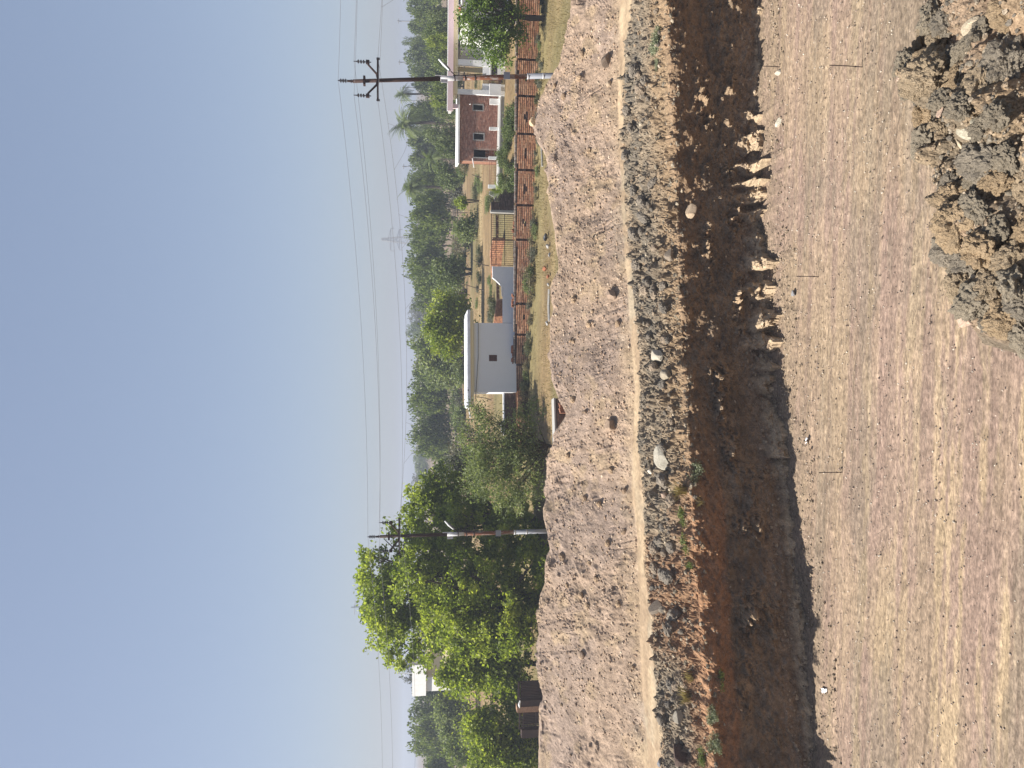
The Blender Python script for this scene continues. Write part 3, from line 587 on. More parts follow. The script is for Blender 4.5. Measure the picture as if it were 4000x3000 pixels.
for k, (x, y, s, c, lb) in enumerate([(3041, 283, .13, (0.45, 0.41, 0.34), 'small grey stone on the pit floor beside an iron peg'), (3041, 482, .17, (0.56, 0.53, 0.43), 'pale greenish stone with a dark shadow at the foot of the pit wall'), (3098, 1145, .12, (0.26, 0.26, 0.27), 'dark grey stone on the pit floor below the ribbed foot of the wall'), (3030, 612, .09, (0.25, 0.2, 0.16), 'dark brown stone at the foot of the pit wall')]):
    place('stone', rock('stone', 3, 740+k, (1, .8, .75), 0.25, 0.9, 0.05, 4, facets=9, mat=M_stone, col=c), PZ(x, y, 0.06), s, None, lb, 'stone')
# scraps of litter and iron pegs on the pit floor
def scrap(x, y, w, h, lb):
    b = MB(); nx = 5
    for i_ in range(nx): pass
    V = [(-w/2 + w*i_/4, -h/2 + h*j_/3, 0.02 + 0.03*math.sin(3*i_ + 2*j_)) for j_ in range(4) for i_ in range(5)]
    b.add(V + [(a, c_, z - 0.012) for a, c_, z in V], Q=[(j_*5+i_, j_*5+i_+1, j_*5+i_+6, j_*5+i_+5) for j_ in range(3) for i_ in range(4)] + [(20+j_*5+i_, 20+j_*5+i_+5, 20+j_*5+i_+6, 20+j_*5+i_+1) for j_ in range(3) for i_ in range(4)])
    o = b.build('paper_scrap', M_paper); o.location = PZ(x, y, 0.05); o.rotation_euler = (0.4, 0.2, random.uniform(0, 6)); tag(o, lb, 'litter')
scrap(3152, 1722, 0.22, 0.13, 'white scrap of plastic at the foot of the pit wall, upper one')
scrap(3222, 2699, 0.22, 0.16, 'white scrap of plastic at the foot of the pit wall, lower one')
for x, y, hgt, lb in [(3052, 262, .62, 'thin iron peg standing right at the foot of the pit wall'), (3372, 262, .92, 'tallest iron peg, on the pit floor short of the soil heap'), (3200, 1081, .68, 'iron peg on the pit floor near the ribbed foot of the wall'), (3292, 1845, .68, 'iron peg on the floor among smooth wheel tracks, nearest the bottom of the picture')]:
    b = MB(); p = PZ(x, y, 0.0); b.tube([(0, 0, -.1), (.005, 0, hgt*.5), (0, 0.01, hgt)], 0.012, 6); b.tube([(0, 0, hgt*.22), (0, 0, hgt*.26)], 0.02, 6); o = b.build('iron_peg', M_dark); o.location = p; tag(o, lb, 'peg')

# ------------------------------------------------------------------ built things behind the bank
class Plane:
    """a vertical plane: local x runs to the right, local y away from the camera"""
    def __init__(s, x, y, Y, ang):
        s.o = P(x, y, Y); s.o.z = 0; s.a = R(ang); s.d = Vector((math.cos(s.a), math.sin(s.a), 0)); s.n = Vector((-math.sin(s.a), math.cos(s.a), 0))
    def sz(s, x, y, t=0.0):
        r = ray(x, y); c = Vector((0, 0, CAMZ)); k = ((s.o + s.n*t - c).dot(s.n))/r.dot(s.n); p = c + r*k
        return (p - s.o).dot(s.d), p.z
    def w(s, u, t, z): return s.o + s.d*u + s.n*t + Vector((0, 0, z))
    def root(s, name, z=0.0):
        e = empty(name, (s.o.x, s.o.y, 0), s.a); return e
def brick_face(b, s0, s1, z0, top, t=0.0, thick=0.23, bl=0.235, bh=0.078, mort=0.016, gaps=(), cols=((0.52, 0.27, 0.165), (0.56, 0.31, 0.19), (0.47, 0.235, 0.145), (0.60, 0.36, 0.24)), core=(0.10, 0.06, 0.045), seed=1, holes=(), jit=0.010, ends=True, bot=None):
    """a wall of single bricks before a core; top may be a function of s; gaps = (s, width) slots; holes = (s0, s1, z0, z1)"""
    r_ = random.Random(seed); tf = top if callable(top) else (lambda s: top)
    edges = [s0] + sorted(sum([[g - w/2, g + w/2] for g, w in gaps], [])) + [s1]
    for k in range(0, len(edges), 2):
        a, c = edges[k], edges[k+1]; row = 0; z = z0
        # core in short pieces so that it follows the top
        m = max(1, int((c-a)/0.5))
        for i_ in range(m):
            u0, u1 = a + (c-a)*i_/m, a + (c-a)*(i_+1)/m; zt = min(tf(u0), tf(u1)) - 0.02
            cuts = [h for h in holes if h[0] < u1 and h[1] > u0]
            if cuts:
                h = cuts[0]
                for (p0, p1, q0, q1) in ((u0, u1, z0, h[2]), (u0, u1, h[3], zt), (u0, h[0], h[2], h[3]), (h[1], u1, h[2], h[3])):
                    if p1 - p0 > 0.02 and q1 - q0 > 0.02: b.box(p0, p1, t + 0.018, t + thick, q0, q1, core)
            elif zt > z0 + 0.05: b.box(u0, u1, t + 0.018, t + thick, z0, zt, core)
        while True:
            x = a - (bl/2 if row % 2 else 0); any_ = False
            while x < c - 0.03:
                x0, x1 = max(x + 0.006, a), min(x + bl - 0.006, c)
                if x1 - x0 > 0.04 and z + bh <= tf((x0+x1)/2) + 0.01 and not any(h[0] < x1 - .02 and h[1] > x0 + .02 and h[2] < z + bh - .02 and h[3] > z + .02 for h in holes):
                    j = r_.uniform(-jit, jit); cc = np.array(r_.choice(cols))*r_.uniform(.75, 1.2)
                    b.box(x0, x1, t + j, t + 0.03 + jit, z + r_.uniform(-.003, .003), z + bh - mort + r_.uniform(-.003, .003), cc); any_ = True
                x += bl
            z += bh; row += 1
            if z > max(tf(a), tf(c), tf((a+c)/2)) + 0.1: break

# --- brick boundary wall: runs across the whole picture
WL = Plane(2008, 0, 48.0, -13)
s_l, zt_l = WL.sz(2003, 1760); s_r, zt_r = WL.sz(2016, -150)
def wtop(s): return zt_l + (zt_r - zt_l)*(s - s_l)/(s_r - s_l)
bwall = WL.root('boundary_wall'); tag(bwall, 'long low red brick boundary wall with dark upright slots behind the earth bank', 'brick wall')
gaps = [(WL.sz(2050, y)[0], 0.16) for y in (60, 232, 375, 523, 664, 802, 937, 1186, 1307, 1425)]
holes = [(WL.sz(2052, y)[0]-.07, WL.sz(2052, y)[0]+.07, wtop(WL.sz(2052, y)[0]) - .78, wtop(WL.sz(2052, y)[0]) - .66) for y in (148, 309, 458, 597, 738, 868, 1240, 1366)]
b = MB(); brick_face(b, s_l, s_r, 2.95, lambda s: wtop(s) - 0.115, gaps=gaps, holes=holes, seed=3, jit=0.012, bh=0.136, mort=0.042, bl=0.34, core=(0.07, 0.042, 0.034))
for g, w_g in gaps: b.box(g-.2, g+.2, 0.24, 0.46, 2.95, wtop(g) - .14, (0.20, 0.10, 0.07))
b.build('brickwork', M_brick, bwall)
b = MB(); s = s_l; r_ = random.Random(4)
while s < s_r:                                                     # bricks on edge along the top
    c = np.array(r_.choice([(0.24, 0.2, 0.18), (0.30, 0.27, 0.25), (0.2, 0.15, 0.13), (0.27, 0.2, 0.17)]))*r_.uniform(.8, 1.15)
    if not any(abs(s - g) < .1 for g, _ in gaps): b.box(s, s + .07, r_.uniform(-.012, .012), 0.22, wtop(s) - .11, wtop(s) + r_.uniform(-.008, .004), c)
    s += .086
b.box(s_l, s_r, 0.04, 0.20, min(zt_l, zt_r) - .3, min(wtop(s_l), wtop(s_r)) - .118, (0.12, 0.09, 0.08))
b.build('coping', M_brick, bwall)
r_ = random.Random(9)
for k in range(46):                                                # loose bricks left on the wall
    y = r_.choice([r_.uniform(1150, 1165), r_.uniform(1158, 1200), r_.uniform(1356, 1376), r_.uniform(1385, 1442), r_.uniform(1395, 1440), r_.uniform(1450, 1492), r_.uniform(860, 930)])
    s = WL.sz(2000, y)[0]; lv = r_.choice([0, 0, 1])
    b = MB(); b.box(-.115, .115, -.055, .055, 0, .075, np.array((0.34, 0.15, 0.09))*r_.uniform(.6, 1.1))
    o = b.build('loose_brick', M_brick); o.location = WL.w(s, 0.11 + r_.uniform(-.02, .02), wtop(s) + .002 + lv*.078); o.rotation_euler = (0, 0, WL.a + r_.uniform(-.5, .5) + (1.57 if r_.random() < .4 else 0))
    tag(o, 'loose red brick left lying on top of the boundary wall', 'brick', 'loose bricks on the boundary wall')

# --- brick house wing with a verandah
HS = Plane(1948, 470, 57.0, -11)
def sx(y, t=0, pl=None): return (pl or HS).sz(1950, y, t)[0]
def zx(x, y=500, t=0, pl=None): return (pl or HS).sz(x, y, t)[1]
hw = HS.root('brick_house'); tag(hw, 'brick house wing under a thin white roof slab, with two small windows and doorway', 'house')
T0 = 1.15                                                          # the house front stands behind the verandah
zf = zx(1949); a0, a1 = sx(633, T0), sx(374, T0); zr = zx(1792, 500, T0)
def hole(x0, x1, y0, y1): return (sx(y1, T0), sx(y0, T0), HS.sz(x1, (y0+y1)/2, T0)[1], HS.sz(x0, (y0+y1)/2, T0)[1])
H1, H2, H3 = hole(1849, 1886, 414, 434), hole(1851, 1889, 526, 549), hole(1851, 1950, 588, 617)
H3 = (H3[0], H3[1], zf - .6, H3[3])
b = MB(); brick_face(b, a0, a1, zf - .6, zr - .06, t=T0, holes=(H1, H2, H3), seed=8, bh=0.085, mort=0.016, bl=.24, cols=((0.36, 0.185, 0.135), (0.40, 0.21, 0.155), (0.33, 0.165, 0.12), (0.42, 0.25, 0.195)), core=(0.33, 0.25, 0.21), jit=0.006)
b.box(a0 + .02, a0 + .23, T0 + .24, T0 + 2.3, zf - .6, zr - .06, (0.3, 0.15, 0.1)); b.box(a1 - .25, a1 - .02, T0 + .24, T0 + 2.3, zf - .6, zr - .06, (0.3, 0.15, 0.1)); b.box(a0, a1, T0 + 2.32, T0 + 2.5, zf - .6, zr - .06, (0.25, 0.13, 0.09))
b.build('wall', M_brick, hw)
rf = MB().box(a0 - .25, a1 + .02, T0 - .20, T0 + 2.7, zr - .055, zr + .09).build('roof', M_white, hw)
for h in (H1, H2):
    f = MB(); 
    for (p0, p1, q0, q1) in ((h[0]-.06, h[1]+.06, h[3], h[3]+.07), (h[0]-.06, h[1]+.06, h[2]-.07, h[2]), (h[0]-.06, h[0], h[2], h[3]), (h[1], h[1]+.06, h[2], h[3])): f.box(p0, p1, T0 - .015, T0 + .1, q0, q1)
    fr = f.build('window', M_conc, hw); MB().box(h[0], h[1], T0 + .14, T0 + .17, h[2], h[3]).build('pane', M_hole, fr)
dr = MB().box(H3[0] + .02, H3[1] - .02, T0 + .16, T0 + .2, H3[2] + .65, H3[2] + 1.5).build('door', M_rustb, hw); MB().box(H3[1]-.16, H3[1]-.1, T0 + .1, T0 + .158, H3[2] + 1.2, H3[2] + 1.3).build('handle', M_dark, dr)
MB().box(H3[0] + .02, H3[1] - .02, T0 + .6, T0 + .64, H3[2] + .65, H3[3]).build('doorway', M_hole, hw)
MB().box(H3[0] - .08, H3[0] - .005, T0 - .02, T0 + .08, zf, H3[3] + .05).build('door_frame', M_conc, hw)
b = MB(); b.tube([(a1 - .75, T0 + .01, zx(1838)), (a1 - .80, T0 - .42, zx(1838) - .03)], .035, 8); b.build('spout', M_white, hw)
b = MB(); b.tube([(a0 + .2, T0 + .01, zx(1852)), (a0 - .5, T0 - .1, zx(1852) - .12)], .035, 8); b.build('spout', M_white, hw)
# verandah: plinth, posts and red railing are one low structure in front of the wing
ver = HS.root('verandah'); tag(ver, 'white edged verandah with short plaster posts and red iron railing before the brick wing', 'verandah')
e0, e1 = sx(748), sx(373)
MB().box(e0, e1, -.12, T0 - .02, zf - .9, zf).build('plinth', M_conc, ver)
MB().box(e0 - .02, e1 + .02, -.16, .02, zf - .10, zf + .012).build('plinth_edge', M_white, ver)
zp = zx(1912); ps = [(sx(y0), sx(y1)) for y1, y0 in ((386, 409), (497, 509), (612, 624), (722, 736))]
for p0, p1 in ps: MB().box(p0, p1, 0.03, .26, zf + .013, zp).build('post', M_white, ver)
for (p0, p1), (q0, q1) in zip(ps[:-1], ps[1:]):
    b = MB(); zt_, zb_ = zx(1916), zx(1941); l, r__ = q1, p0
    for z in (zt_, zx(1922), zb_): b.box(l, r__, .13, .155, z - .014, z + .014)
    n = max(2, int((r__-l)/.115))
    for k in range(1, n): u = l + (r__-l)*k/n; b.box(u-.012, u+.012, .132, .153, zb_, zx(1922))
    b.build('railing', M_redrail, ver)
# sloping broken wall end on the left of the verandah
b = MB(); q0 = sx(748); b.prism([(q0 - .75, zf - .9), (q0, zf - .9), (q0, zx(1918)), (q0 - .25, zx(1915)), (q0 - .45, zx(1935)), (q0 - .75, zx(1938))], -.05, .16); o = b.build('rubble_pier', M_conc, ver)

# --- open white pavilion next to it
pv = HS.root('pavilion'); tag(pv, 'open cream and white plaster pavilion with pink roof edge beside the brick wing', 'pavilion')
T1 = -.25
c0 = sx(374, T1)
cl = [(sx(y1, T1), sx(y0, T1)) for y0, y1 in ((355, 373), (240, 262), (145, 161), (28, 42))]
zbm0, zbm1, zfa0, zfa1 = zx(1787, 380, T1), zx(1769, 380, T1), zx(1768, 400, T1), zx(1752, 400, T1)
eR = sx(-60, T1)
dep = 2.6
zg = zf - .9
for k, (p, q_) in enumerate(cl):
    MB().box(p, q_, T1, T1 + .36, zg, zbm0).build('column', M_white, pv); MB().box(p + .05, q_ - .05, T1 + dep - .3, T1 + dep - .02, zg, zbm0).build('column', M_cream, pv)
MB().box(cl[0][0] - .03, eR, T1 - .02, T1 + .38, zbm0 + .003, zbm1).build('beam', M_cream, pv)
MB().box(cl[0][0] - .03, eR, T1 + dep - .32, T1 + dep, zbm0 + .003, zbm1).build('beam', M_cream, pv)
MB().box(cl[0][0] - .03, cl[0][0] + .3, T1 + .385, T1 + dep - .325, zbm0 + .003, zbm1).build('beam', M_cream, pv)
rf = MB().box(sx(430, T1), eR + .1, T1 - .1, T1 + dep + .2, zbm1 + .003, zfa1 - .1).build('roof_slab', M_conc, pv)
MB().box(sx(444, T1), eR + .12, T1 - .22, T1 - .105, zfa0 - .02, zfa1 + .06).build('fascia', M_pink, rf)
MB().box(sx(444, T1), eR + .12, T1 - .20, T1 + .06, zfa1 + .063, zfa1 + .11).build('roof_edge', M_white, rf)
MB().box(sx(432, T1), sx(415, T1), T1 - .06, T1 + .2, zr + .125, zbm1 - .003).build('roof_stub', M_pink, rf)
zs = zx(1886, 300, T1)
MB().box(sx(302, T1), cl[1][0] - .003, T1 + .06, T1 + .28, zg, zs).build('sill_wall', M_white, pv)
MB().box(cl[1][1] + .003, cl[2][0] - .003, T1 + .06, T1 + .28, zg, zs).build('sill_wall', M_white, pv)
MB().box(cl[2][1] + .003, cl[3][0] - .003, T1 + .06, T1 + .28, zg, zs).build('sill_wall', M_white, pv)
MB().box(cl[0][1] + .003, sx(329, T1), T1 + .06, T1 + .28, zg, zs).build('sill_wall', M_white, pv)
b = MB(); l, r__ = sx(328, T1), sx(303, T1)
for z in (zx(1888, 315, T1), zx(1911, 315, T1)): b.box(l, r__, T1 + .1, T1 + .13, z - .015, z + .015)
for k in range(9): u = l + (r__-l)*k/8; b.box(u - .012, u + .012, T1 + .102, T1 + .128, zg, zx(1888, 315, T1))
b.build('gate', M_dark, pv)
# white balustrade standing in front of the pavilion
bal = HS.root('balustrade'); tag(bal, 'white balustrade with dark iron bars, half hidden by the tree beside the pavilion', 'balustrade')
T2 = -1.0; zt_, zm_, zb_ = zx(1912, 270, T2), zx(1919, 270, T2), zx(1944, 270, T2)
MB().box(sx(302, T2), sx(228, T2), T2, T2 + .14, zm_, zt_).build('top_rail', M_white, bal)
MB().box(sx(302, T2), sx(120, T2), T2, T2 + .14, zb_ - .3, zb_).build('base', M_white, bal)
b = MB(); l, r__ = sx(300, T2), sx(232, T2); n = 16
for k in range(n): u = l + (r__-l)*(k+.5)/n; b.box(u-.02, u+.02, T2 + .05, T2 + .09, zb_, zm_)
b.build('bars', M_dark, bal); MB().box(l, r__, T2 + .16, T2 + .2, zb_ - .3, zm_).build('panel', M_white, bal)
MB().box(sx(374, T2), sx(328, T2), T2 + .02, T2 + .2, zb_ - .3, zx(1912, 350, T2)).build('panel', M_white, bal)
b = MB(); l, r__ = sx(327, T2), sx(303, T2)
for z in (zx(1914, 315, T2), zx(1942, 315, T2)): b.box(l, r__, T2 + .05, T2 + .08, z - .02, z + .02)
for k in range(7): u = l + (r__-l)*k/6; b.box(u - .014, u + .014, T2 + .052, T2 + .078, zb_ - .3, zx(1914, 315, T2))
b.build('iron_gate', M_redrail, bal)

# --- white walled house at the top edge of the picture, behind the tree
WH = Plane(1960, 95, 53.5, 14)
wh = WH.root('white_house'); tag(wh, 'plain white house wall seen through the tree at the top edge of the picture', 'house')
z1, z0 = WH.sz(1808, 40)[1], 4.0; r0 = WH.sz(1900, 96)[0]; r1 = r0 + 5.5
b = MB(); b.box(r0, r1, 0, 4.5, z0, z1); b.build('wall', M_white, wh)
MB().box(r0 + 1.15, r0 + 1.6, -.012, .03, z0 + 1.55, z0 + 2.1).build('window', M_hole, wh)
MB().box(r0 - .06, r1 + .06, -.08, 4.6, z1 + .003, z1 + .06).build('roof', M_white, wh)
for k in range(14):
    b = MB(); b.box(-.115, .115, -.055, .055, 0, .075, np.array((0.42, 0.15, 0.09))*random.uniform(.8, 1.15)); o = b.build('loose_brick', M_brick)
    s = WH.sz(1806, random.uniform(14, 44))[0]; o.location = WH.w(s, .15 + .2*random.random(), z1 + .062 + .078*(k % 3)); o.rotation_euler = (0, 0, random.uniform(0, 3)); tag(o, 'red brick stacked on the roof edge of the plain white house', 'brick', 'bricks on the roof of the white house')

# --- small whitewashed hut with its yard wall and gate
HT = Plane(2000, 1400, 53.5, 4)
ht = HT.root('hut'); tag(ht, 'small whitewashed hut with one square window and a flat overhanging roof slab', 'hut')
def hx_(y, t=0): return HT.sz(1950, y, t)[0]
def hz_(x, y=1400, t=0): return HT.sz(x, y, t)[1]
h0, h1 = hx_(1532), hx_(1262); zb = 4.0; zt = hz_(1851); w0, w1, v0, v1 = hx_(1411), hx_(1386), hz_(1942), hz_(1910)
b = MB()
for (p0, p1, q0, q1) in ((h0, w0, zb, zt), (w1, h1, zb, zt), (w0, w1, zb, v0), (w0, w1, v1, zt)): b.box(p0, p1, 0, .22, q0, q1)
b.box(h0, h0 + .22, .222, 2.1, zb, zt); b.box(h1 - .22, h1, .222, 2.1, zb, zt); b.box(h0, h1, 2.102, 2.3, zb, zt)
b.build('wall', M_hut, ht)
win = MB(); win.box(w0, w1, .15, .19, v0, v1); wo = win.build('window', M_hole, ht)
b = MB()
for k in range(5): u = w0 + (w1-w0)*(k+.5)/5; b.box(u - .012, u + .012, .07, .09, v0, v1)
for k in range(4): z = v0 + (v1-v0)*(k+.5)/4; b.box(w0, w1, .068, .092, z - .01, z + .01)
b.build('grille', M_redrail, wo)
rl, rr_ = hx_(1590, -.35), hx_(1211, -.35); zr0, zr1 = HT.sz(1838, 1400, -.35)[1], HT.sz(1827, 1400, -.35)[1]
rf = MB().box(rl, rr_, -.35, 2.5, zr0, zr1).build('roof', M_fascia, ht)
MB().box(rl + .05, rr_ - .3, -.2, 2.4, zr1 + .003, zr1 + .05).build('roof_top', M_fascia, rf)
MB().box(hx_(1592, -.2), hx_(1214, -.2), -.2, -.02, zr0 - .24, zr0 - .003).build('eave_beam', M_cream, rf)
b = MB(); sp0 = HT.sz(1830, 1586, -.4); sp1 = HT.sz(1838, 1632, -.4); b.tube([(sp0[0], -.4, sp0[1]), (sp1[0], -.4, sp1[1])], .05, 8); b.build('spout', M_white, rf)
b = MB(); q_ = HT.sz(1829, 1524, -.36); b.tube([(q_[0], -.34, q_[1]), (q_[0], -.40, q_[1])], .05, 10); b.build('drain_hole', M_hole, rf)
b = MB(); b.tube([(hx_(1262, -.1), -.1, hz_(1868, 1262, -.1)), (hx_(1400, -.1), -.1, hz_(1865, 1400, -.1) - .05), (hx_(1560, -.1), -.1, hz_(1857, 1560, -.1))], .02, 6); b.build('cable', M_dark, ht)
yw = HT.root('yard_wall'); tag(yw, 'whitewashed low yard wall with a stepped bright coping, joining the hut to the gate', 'wall')
pr = [(1923, 1040), (1925, 1084), (1938, 1094), (1962, 1117), (1964, 1156), (1964, 1261)]
pp = [HT.sz(x, y, .05) for x, y in pr]; b = MB()
for (s1_, z1_), (s0_, z0_) in zip(pp[:-1], pp[1:]): b.add([(s0_, .05, zb), (s1_, .05, zb), (s1_, .05, z1_), (s0_, .05, z0_), (s0_, .22, zb), (s1_, .22, zb), (s1_, .22, z1_), (s0_, .22, z0_)], Q=[(0, 1, 2, 3), (5, 4, 7, 6), (3, 2, 6, 7), (0, 3, 7, 4), (1, 5, 6, 2)])
b.build('wall', M_hut, yw)
b = MB()
for (s1_, z1_), (s0_, z0_) in list(zip(pp[:-1], pp[1:]))[1:4]: b.add([(s0_, .03, z0_ + .003), (s1_, .03, z1_ + .003), (s1_, .03, z1_ + .055), (s0_, .03, z0_ + .055), (s0_, .24, z0_ + .003), (s1_, .24, z1_ + .003), (s1_, .24, z1_ + .055), (s0_, .24, z0_ + .055)], Q=[(0, 1, 2, 3), (5, 4, 7, 6), (3, 2, 6, 7), (0, 3, 7, 4), (1, 5, 6, 2)])
b.build('coping', M_white, yw)
# iron gate, brick pier and the brick wall of the yard behind
gt = HT.root('iron_gate'); tag(gt, 'two leaf iron bar gate between the dark brick pier and the white yard wall', 'gate')
for (ya, yb) in ((1036, 938), (936, 835)):
    l, r__ = hx_(ya, .1), hx_(yb, .1); b = MB(); ztp, zm1, zm2 = hz_(1920, ya, .1), hz_(1938, ya, .1), hz_(1972, ya, .1)
    for z in (ztp, zm1, zm2, zb + .1): b.box(l, r__, .1, .135, z - .022, z + .022)
    for u in (l + .02, r__ - .02): b.box(u - .025, u + .025, .098, .137, zb, ztp)
    n = 12
    for k in range(1, n): u = l + (r__-l)*k/n; b.box(u - .012, u + .012, .105, .13, zb + .1, ztp)
    b.build('gate_leaf', M_dark, gt)
pi = HT.root('brick_pier'); tag(pi, 'dark stub of brick wall with one grey plastered edge beside the iron gate', 'brick wall')
b = MB(); l, r__ = hx_(829), hx_(752); z_hi = hz_(1918, 790)
brick_face(b, l + .16, r__ + .5, zb, lambda s: z_hi - max(0, (s - hx_(788))*1.15), t=.02, seed=12, cols=((0.10, 0.07, 0.06), (0.13, 0.085, 0.07), (0.085, 0.06, 0.055), (0.17, 0.12, 0.10)), core=(0.06, 0.05, 0.045))
b.build('brickwork', M_brick, pi); MB().box(l, l + .157, -.02, .3, zb, z_hi + .03).build('plaster_edge', M_conc, pi)
BW = Plane(1935, 1000, 60.0, 4)
bk = BW.root('back_wall'); tag(bk, 'reddish brick yard wall seen through the iron gate and beyond the yard wall', 'brick wall')
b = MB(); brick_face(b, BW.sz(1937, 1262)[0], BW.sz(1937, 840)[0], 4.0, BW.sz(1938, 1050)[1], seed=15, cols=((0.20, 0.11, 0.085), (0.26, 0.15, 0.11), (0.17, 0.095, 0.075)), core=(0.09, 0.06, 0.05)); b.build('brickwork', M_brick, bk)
SW = Plane(1960, 985, 57.5, -48)                                    # sunlit side wall of the yard, running away from us
sw = SW.root('side_wall'); tag(sw, 'sunlit orange brick wall slanting behind the iron gate', 'brick wall')
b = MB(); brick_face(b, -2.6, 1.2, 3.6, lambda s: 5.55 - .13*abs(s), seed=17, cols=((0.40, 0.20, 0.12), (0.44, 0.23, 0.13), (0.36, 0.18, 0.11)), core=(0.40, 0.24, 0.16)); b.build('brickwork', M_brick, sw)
SW2 = Plane(1950, 1230, 56.0, -40); s2 = SW2.root('side_wall'); tag(s2, 'short sunlit orange brick wall with small holes beside the white hut', 'brick wall')
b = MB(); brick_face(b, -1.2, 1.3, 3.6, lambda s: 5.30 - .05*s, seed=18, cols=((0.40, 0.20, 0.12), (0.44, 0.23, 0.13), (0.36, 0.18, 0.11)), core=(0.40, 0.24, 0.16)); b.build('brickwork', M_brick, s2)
# low wall with a broken white coping left of the hut
lw = HT.root('low_wall'); tag(lw, 'low brick wall with crumbling white top between the hut and the shrub', 'brick wall')
b = MB(); brick_face(b, hx_(1700), hx_(1534), zb, hz_(1973, 1600), t=.3, seed=21, cols=((0.13, 0.08, 0.065), (0.17, 0.1, 0.08)), core=(0.07, 0.05, 0.045)); b.build('brickwork', M_brick, lw)
b = MB(); b.box(hx_(1700), hx_(1534), .26, .55, hz_(1973, 1600) + .003, hz_(1971, 1600) + .06); b.box(hx_(1690), hx_(1645), .24, .6, hz_(1971, 1600) + .064, hz_(1960, 1600)); b.build('coping', M_fascia, lw)

# --- low brick wall end showing above the bank, near
NW = Plane(2170, 1680, 36.5, 9)
nw_ = NW.root('low_wall'); tag(nw_, 'near low brick wall with a flat grey top showing in the dip of the bank crest', 'brick wall')
zt = NW.sz(2166, 1660)[1]; l, r__ = NW.sz(2165, 1835)[0], NW.sz(2165, 1556)[0]
b = MB(); brick_face(b, l, r__, 2.9, zt - .09, seed=23, cols=((0.19, 0.12, 0.09), (0.24, 0.15, 0.105), (0.15, 0.1, 0.08)), core=(0.07, 0.05, 0.04), bh=.1, mort=.02, bl=.25); b.build('brickwork', M_brick, nw_)
MB().box(l, r__ + .02, -.03, .62, zt - .087, zt).build('coping', M_conc, nw_)
b = MB(); 
for k in range(6): u = r__ - .3 - k*.09; b.box(u - .035, u + .035, -.30 - .02*(k % 2), -.06, 3.0, zt - .22 - .02*(k % 3), np.array((0.3, 0.14, 0.09))*random.uniform(.7, 1.1))
o = b.build('brick_step', M_brick, nw_)

# --- shed gates at the lower edge of the picture
SG = Plane(2060, 2730, 43.0, -4)
def sgx(y, t=0): return SG.sz(2060, y, t)[0]
def sgz(x, y=2730, t=0): return SG.sz(x, y, t)[1]
g1 = SG.root('sheet_gate'); tag(g1, 'dark rusty gate of upright sheet metal strips below the big tree', 'gate')
l, r__ = sgx(2731), sgx(2664); b = MB(); n = 22
for k in range(n): u = l + (r__-l)*k/n; b.box(u + .006, u + (r__-l)/n - .006, (k % 2)*.02, .05, 3.0, sgz(2030) - .05)
b.build('panel', M_sheet, g1)
b = MB(); b.box(l, r__, -.03, .06, sgz(2030), sgz(2023)); b.box(l - .05, l, -.03, .06, 3.0, sgz(2023)); b.box(r__, r__ + .05, -.03, .06, 3.0, sgz(2023)); b.build('frame', M_dark, g1)
g2 = SG.root('gate_post'); tag(g2, 'brown plastered gate post between the sheet gate and the barred gate', 'post')
MB().box(sgx(2760), sgx(2733), -.1, .35, 3.0, sgz(2034)).build('shaft', M_sheet, g2)
b = MB(); b.box(sgx(2778), sgx(2757), -.14, .4, sgz(2110), sgz(2019), (0.3, 0.19, 0.13)); b.build('brick_edge', M_brick, g2); b = MB(); b.tube([(sgx(2761), -.1, sgz(2029)), (sgx(2745), -.12, sgz(2027)), (sgx(2732), -.1, sgz(2031))], [.04, .07, .04], 8); b.build('cap_stone', M_fascia, g2)
g3 = SG.root('barred_gate'); tag(g3, 'dark barred iron gate next to the brown post behind the bank crest', 'gate')
l, r__ = sgx(2846), sgx(2780); b = MB(); n = 11
for k in range(n+1): u = l + (r__-l)*k/n; b.box(u - .022, u + .022, 0, .05, 3.0, sgz(2032))
for x in (2030, 2045, 2095): b.box(l, r__, -.01, .06, sgz(x) - .03, sgz(x) + .03)
b.build('bars', M_sheet, g3); MB().box(l, r__, .5, .54, 3.0, sgz(2048)).build('back_panel', M_hole, g3)
MB().box(sgx(2880), l - .04, -.1, .3, 3.0, sgz(2038)).build('post', M_sheet, g3)

# --- tall white house beyond the big tree
TH = Plane(1700, 2650, 84.0, -34)
th = TH.root('white_house'); tag(th, 'tall white two storey house rising beyond the big tree near the bottom of the picture', 'house')
def thx(y, t=0): return TH.sz(1640, y, t)[0]
def thz(x, y=2650, t=0): return TH.sz(x, y, t)[1]
a, c_ = thx(2719), thx(2598); zm = thz(1664, 2700); ztp = thz(1610)
MB().box(a, c_, 0, 4.6, zm, ztp).build('upper_floor', M_white, th)
MB().box(thx(2702, .3), thx(2648, .3), .3, 4.4, 4.3, zm - .003).build('lower_floor', M_white, th)
MB().box(thx(2648, .8) + .02, thx(2540, .8), .8, 4.3, 4.3, zm - .003).build('recessed_wall', M_cream, th)
MB().box(thx(2600, .2), thx(2520, .2), .15, 4.3, zm - .35, zm - .004).build('balcony', M_cream, th)
b = MB()
for k in range(5): b.tube([(c_ + .1 + k*.5, .1, zm), (c_ + .1 + k*.5, .1, ztp - .1)], .03, 6)
b.tube([(c_, .1, ztp - .08), (c_ + 2.3, .1, ztp - .08)], .035, 6); b.build('balcony_rail', M_dark, th)
b = MB(); b.tube([(thx(2640), .4, ztp), (thx(2640), .4, thz(1553))], .05, 6); b.tube([(thx(2640) - .5, .4, thz(1580)), (thx(2640) + .6, .4, thz(1572))], .025, 5); b.build('mast', M_white, th)

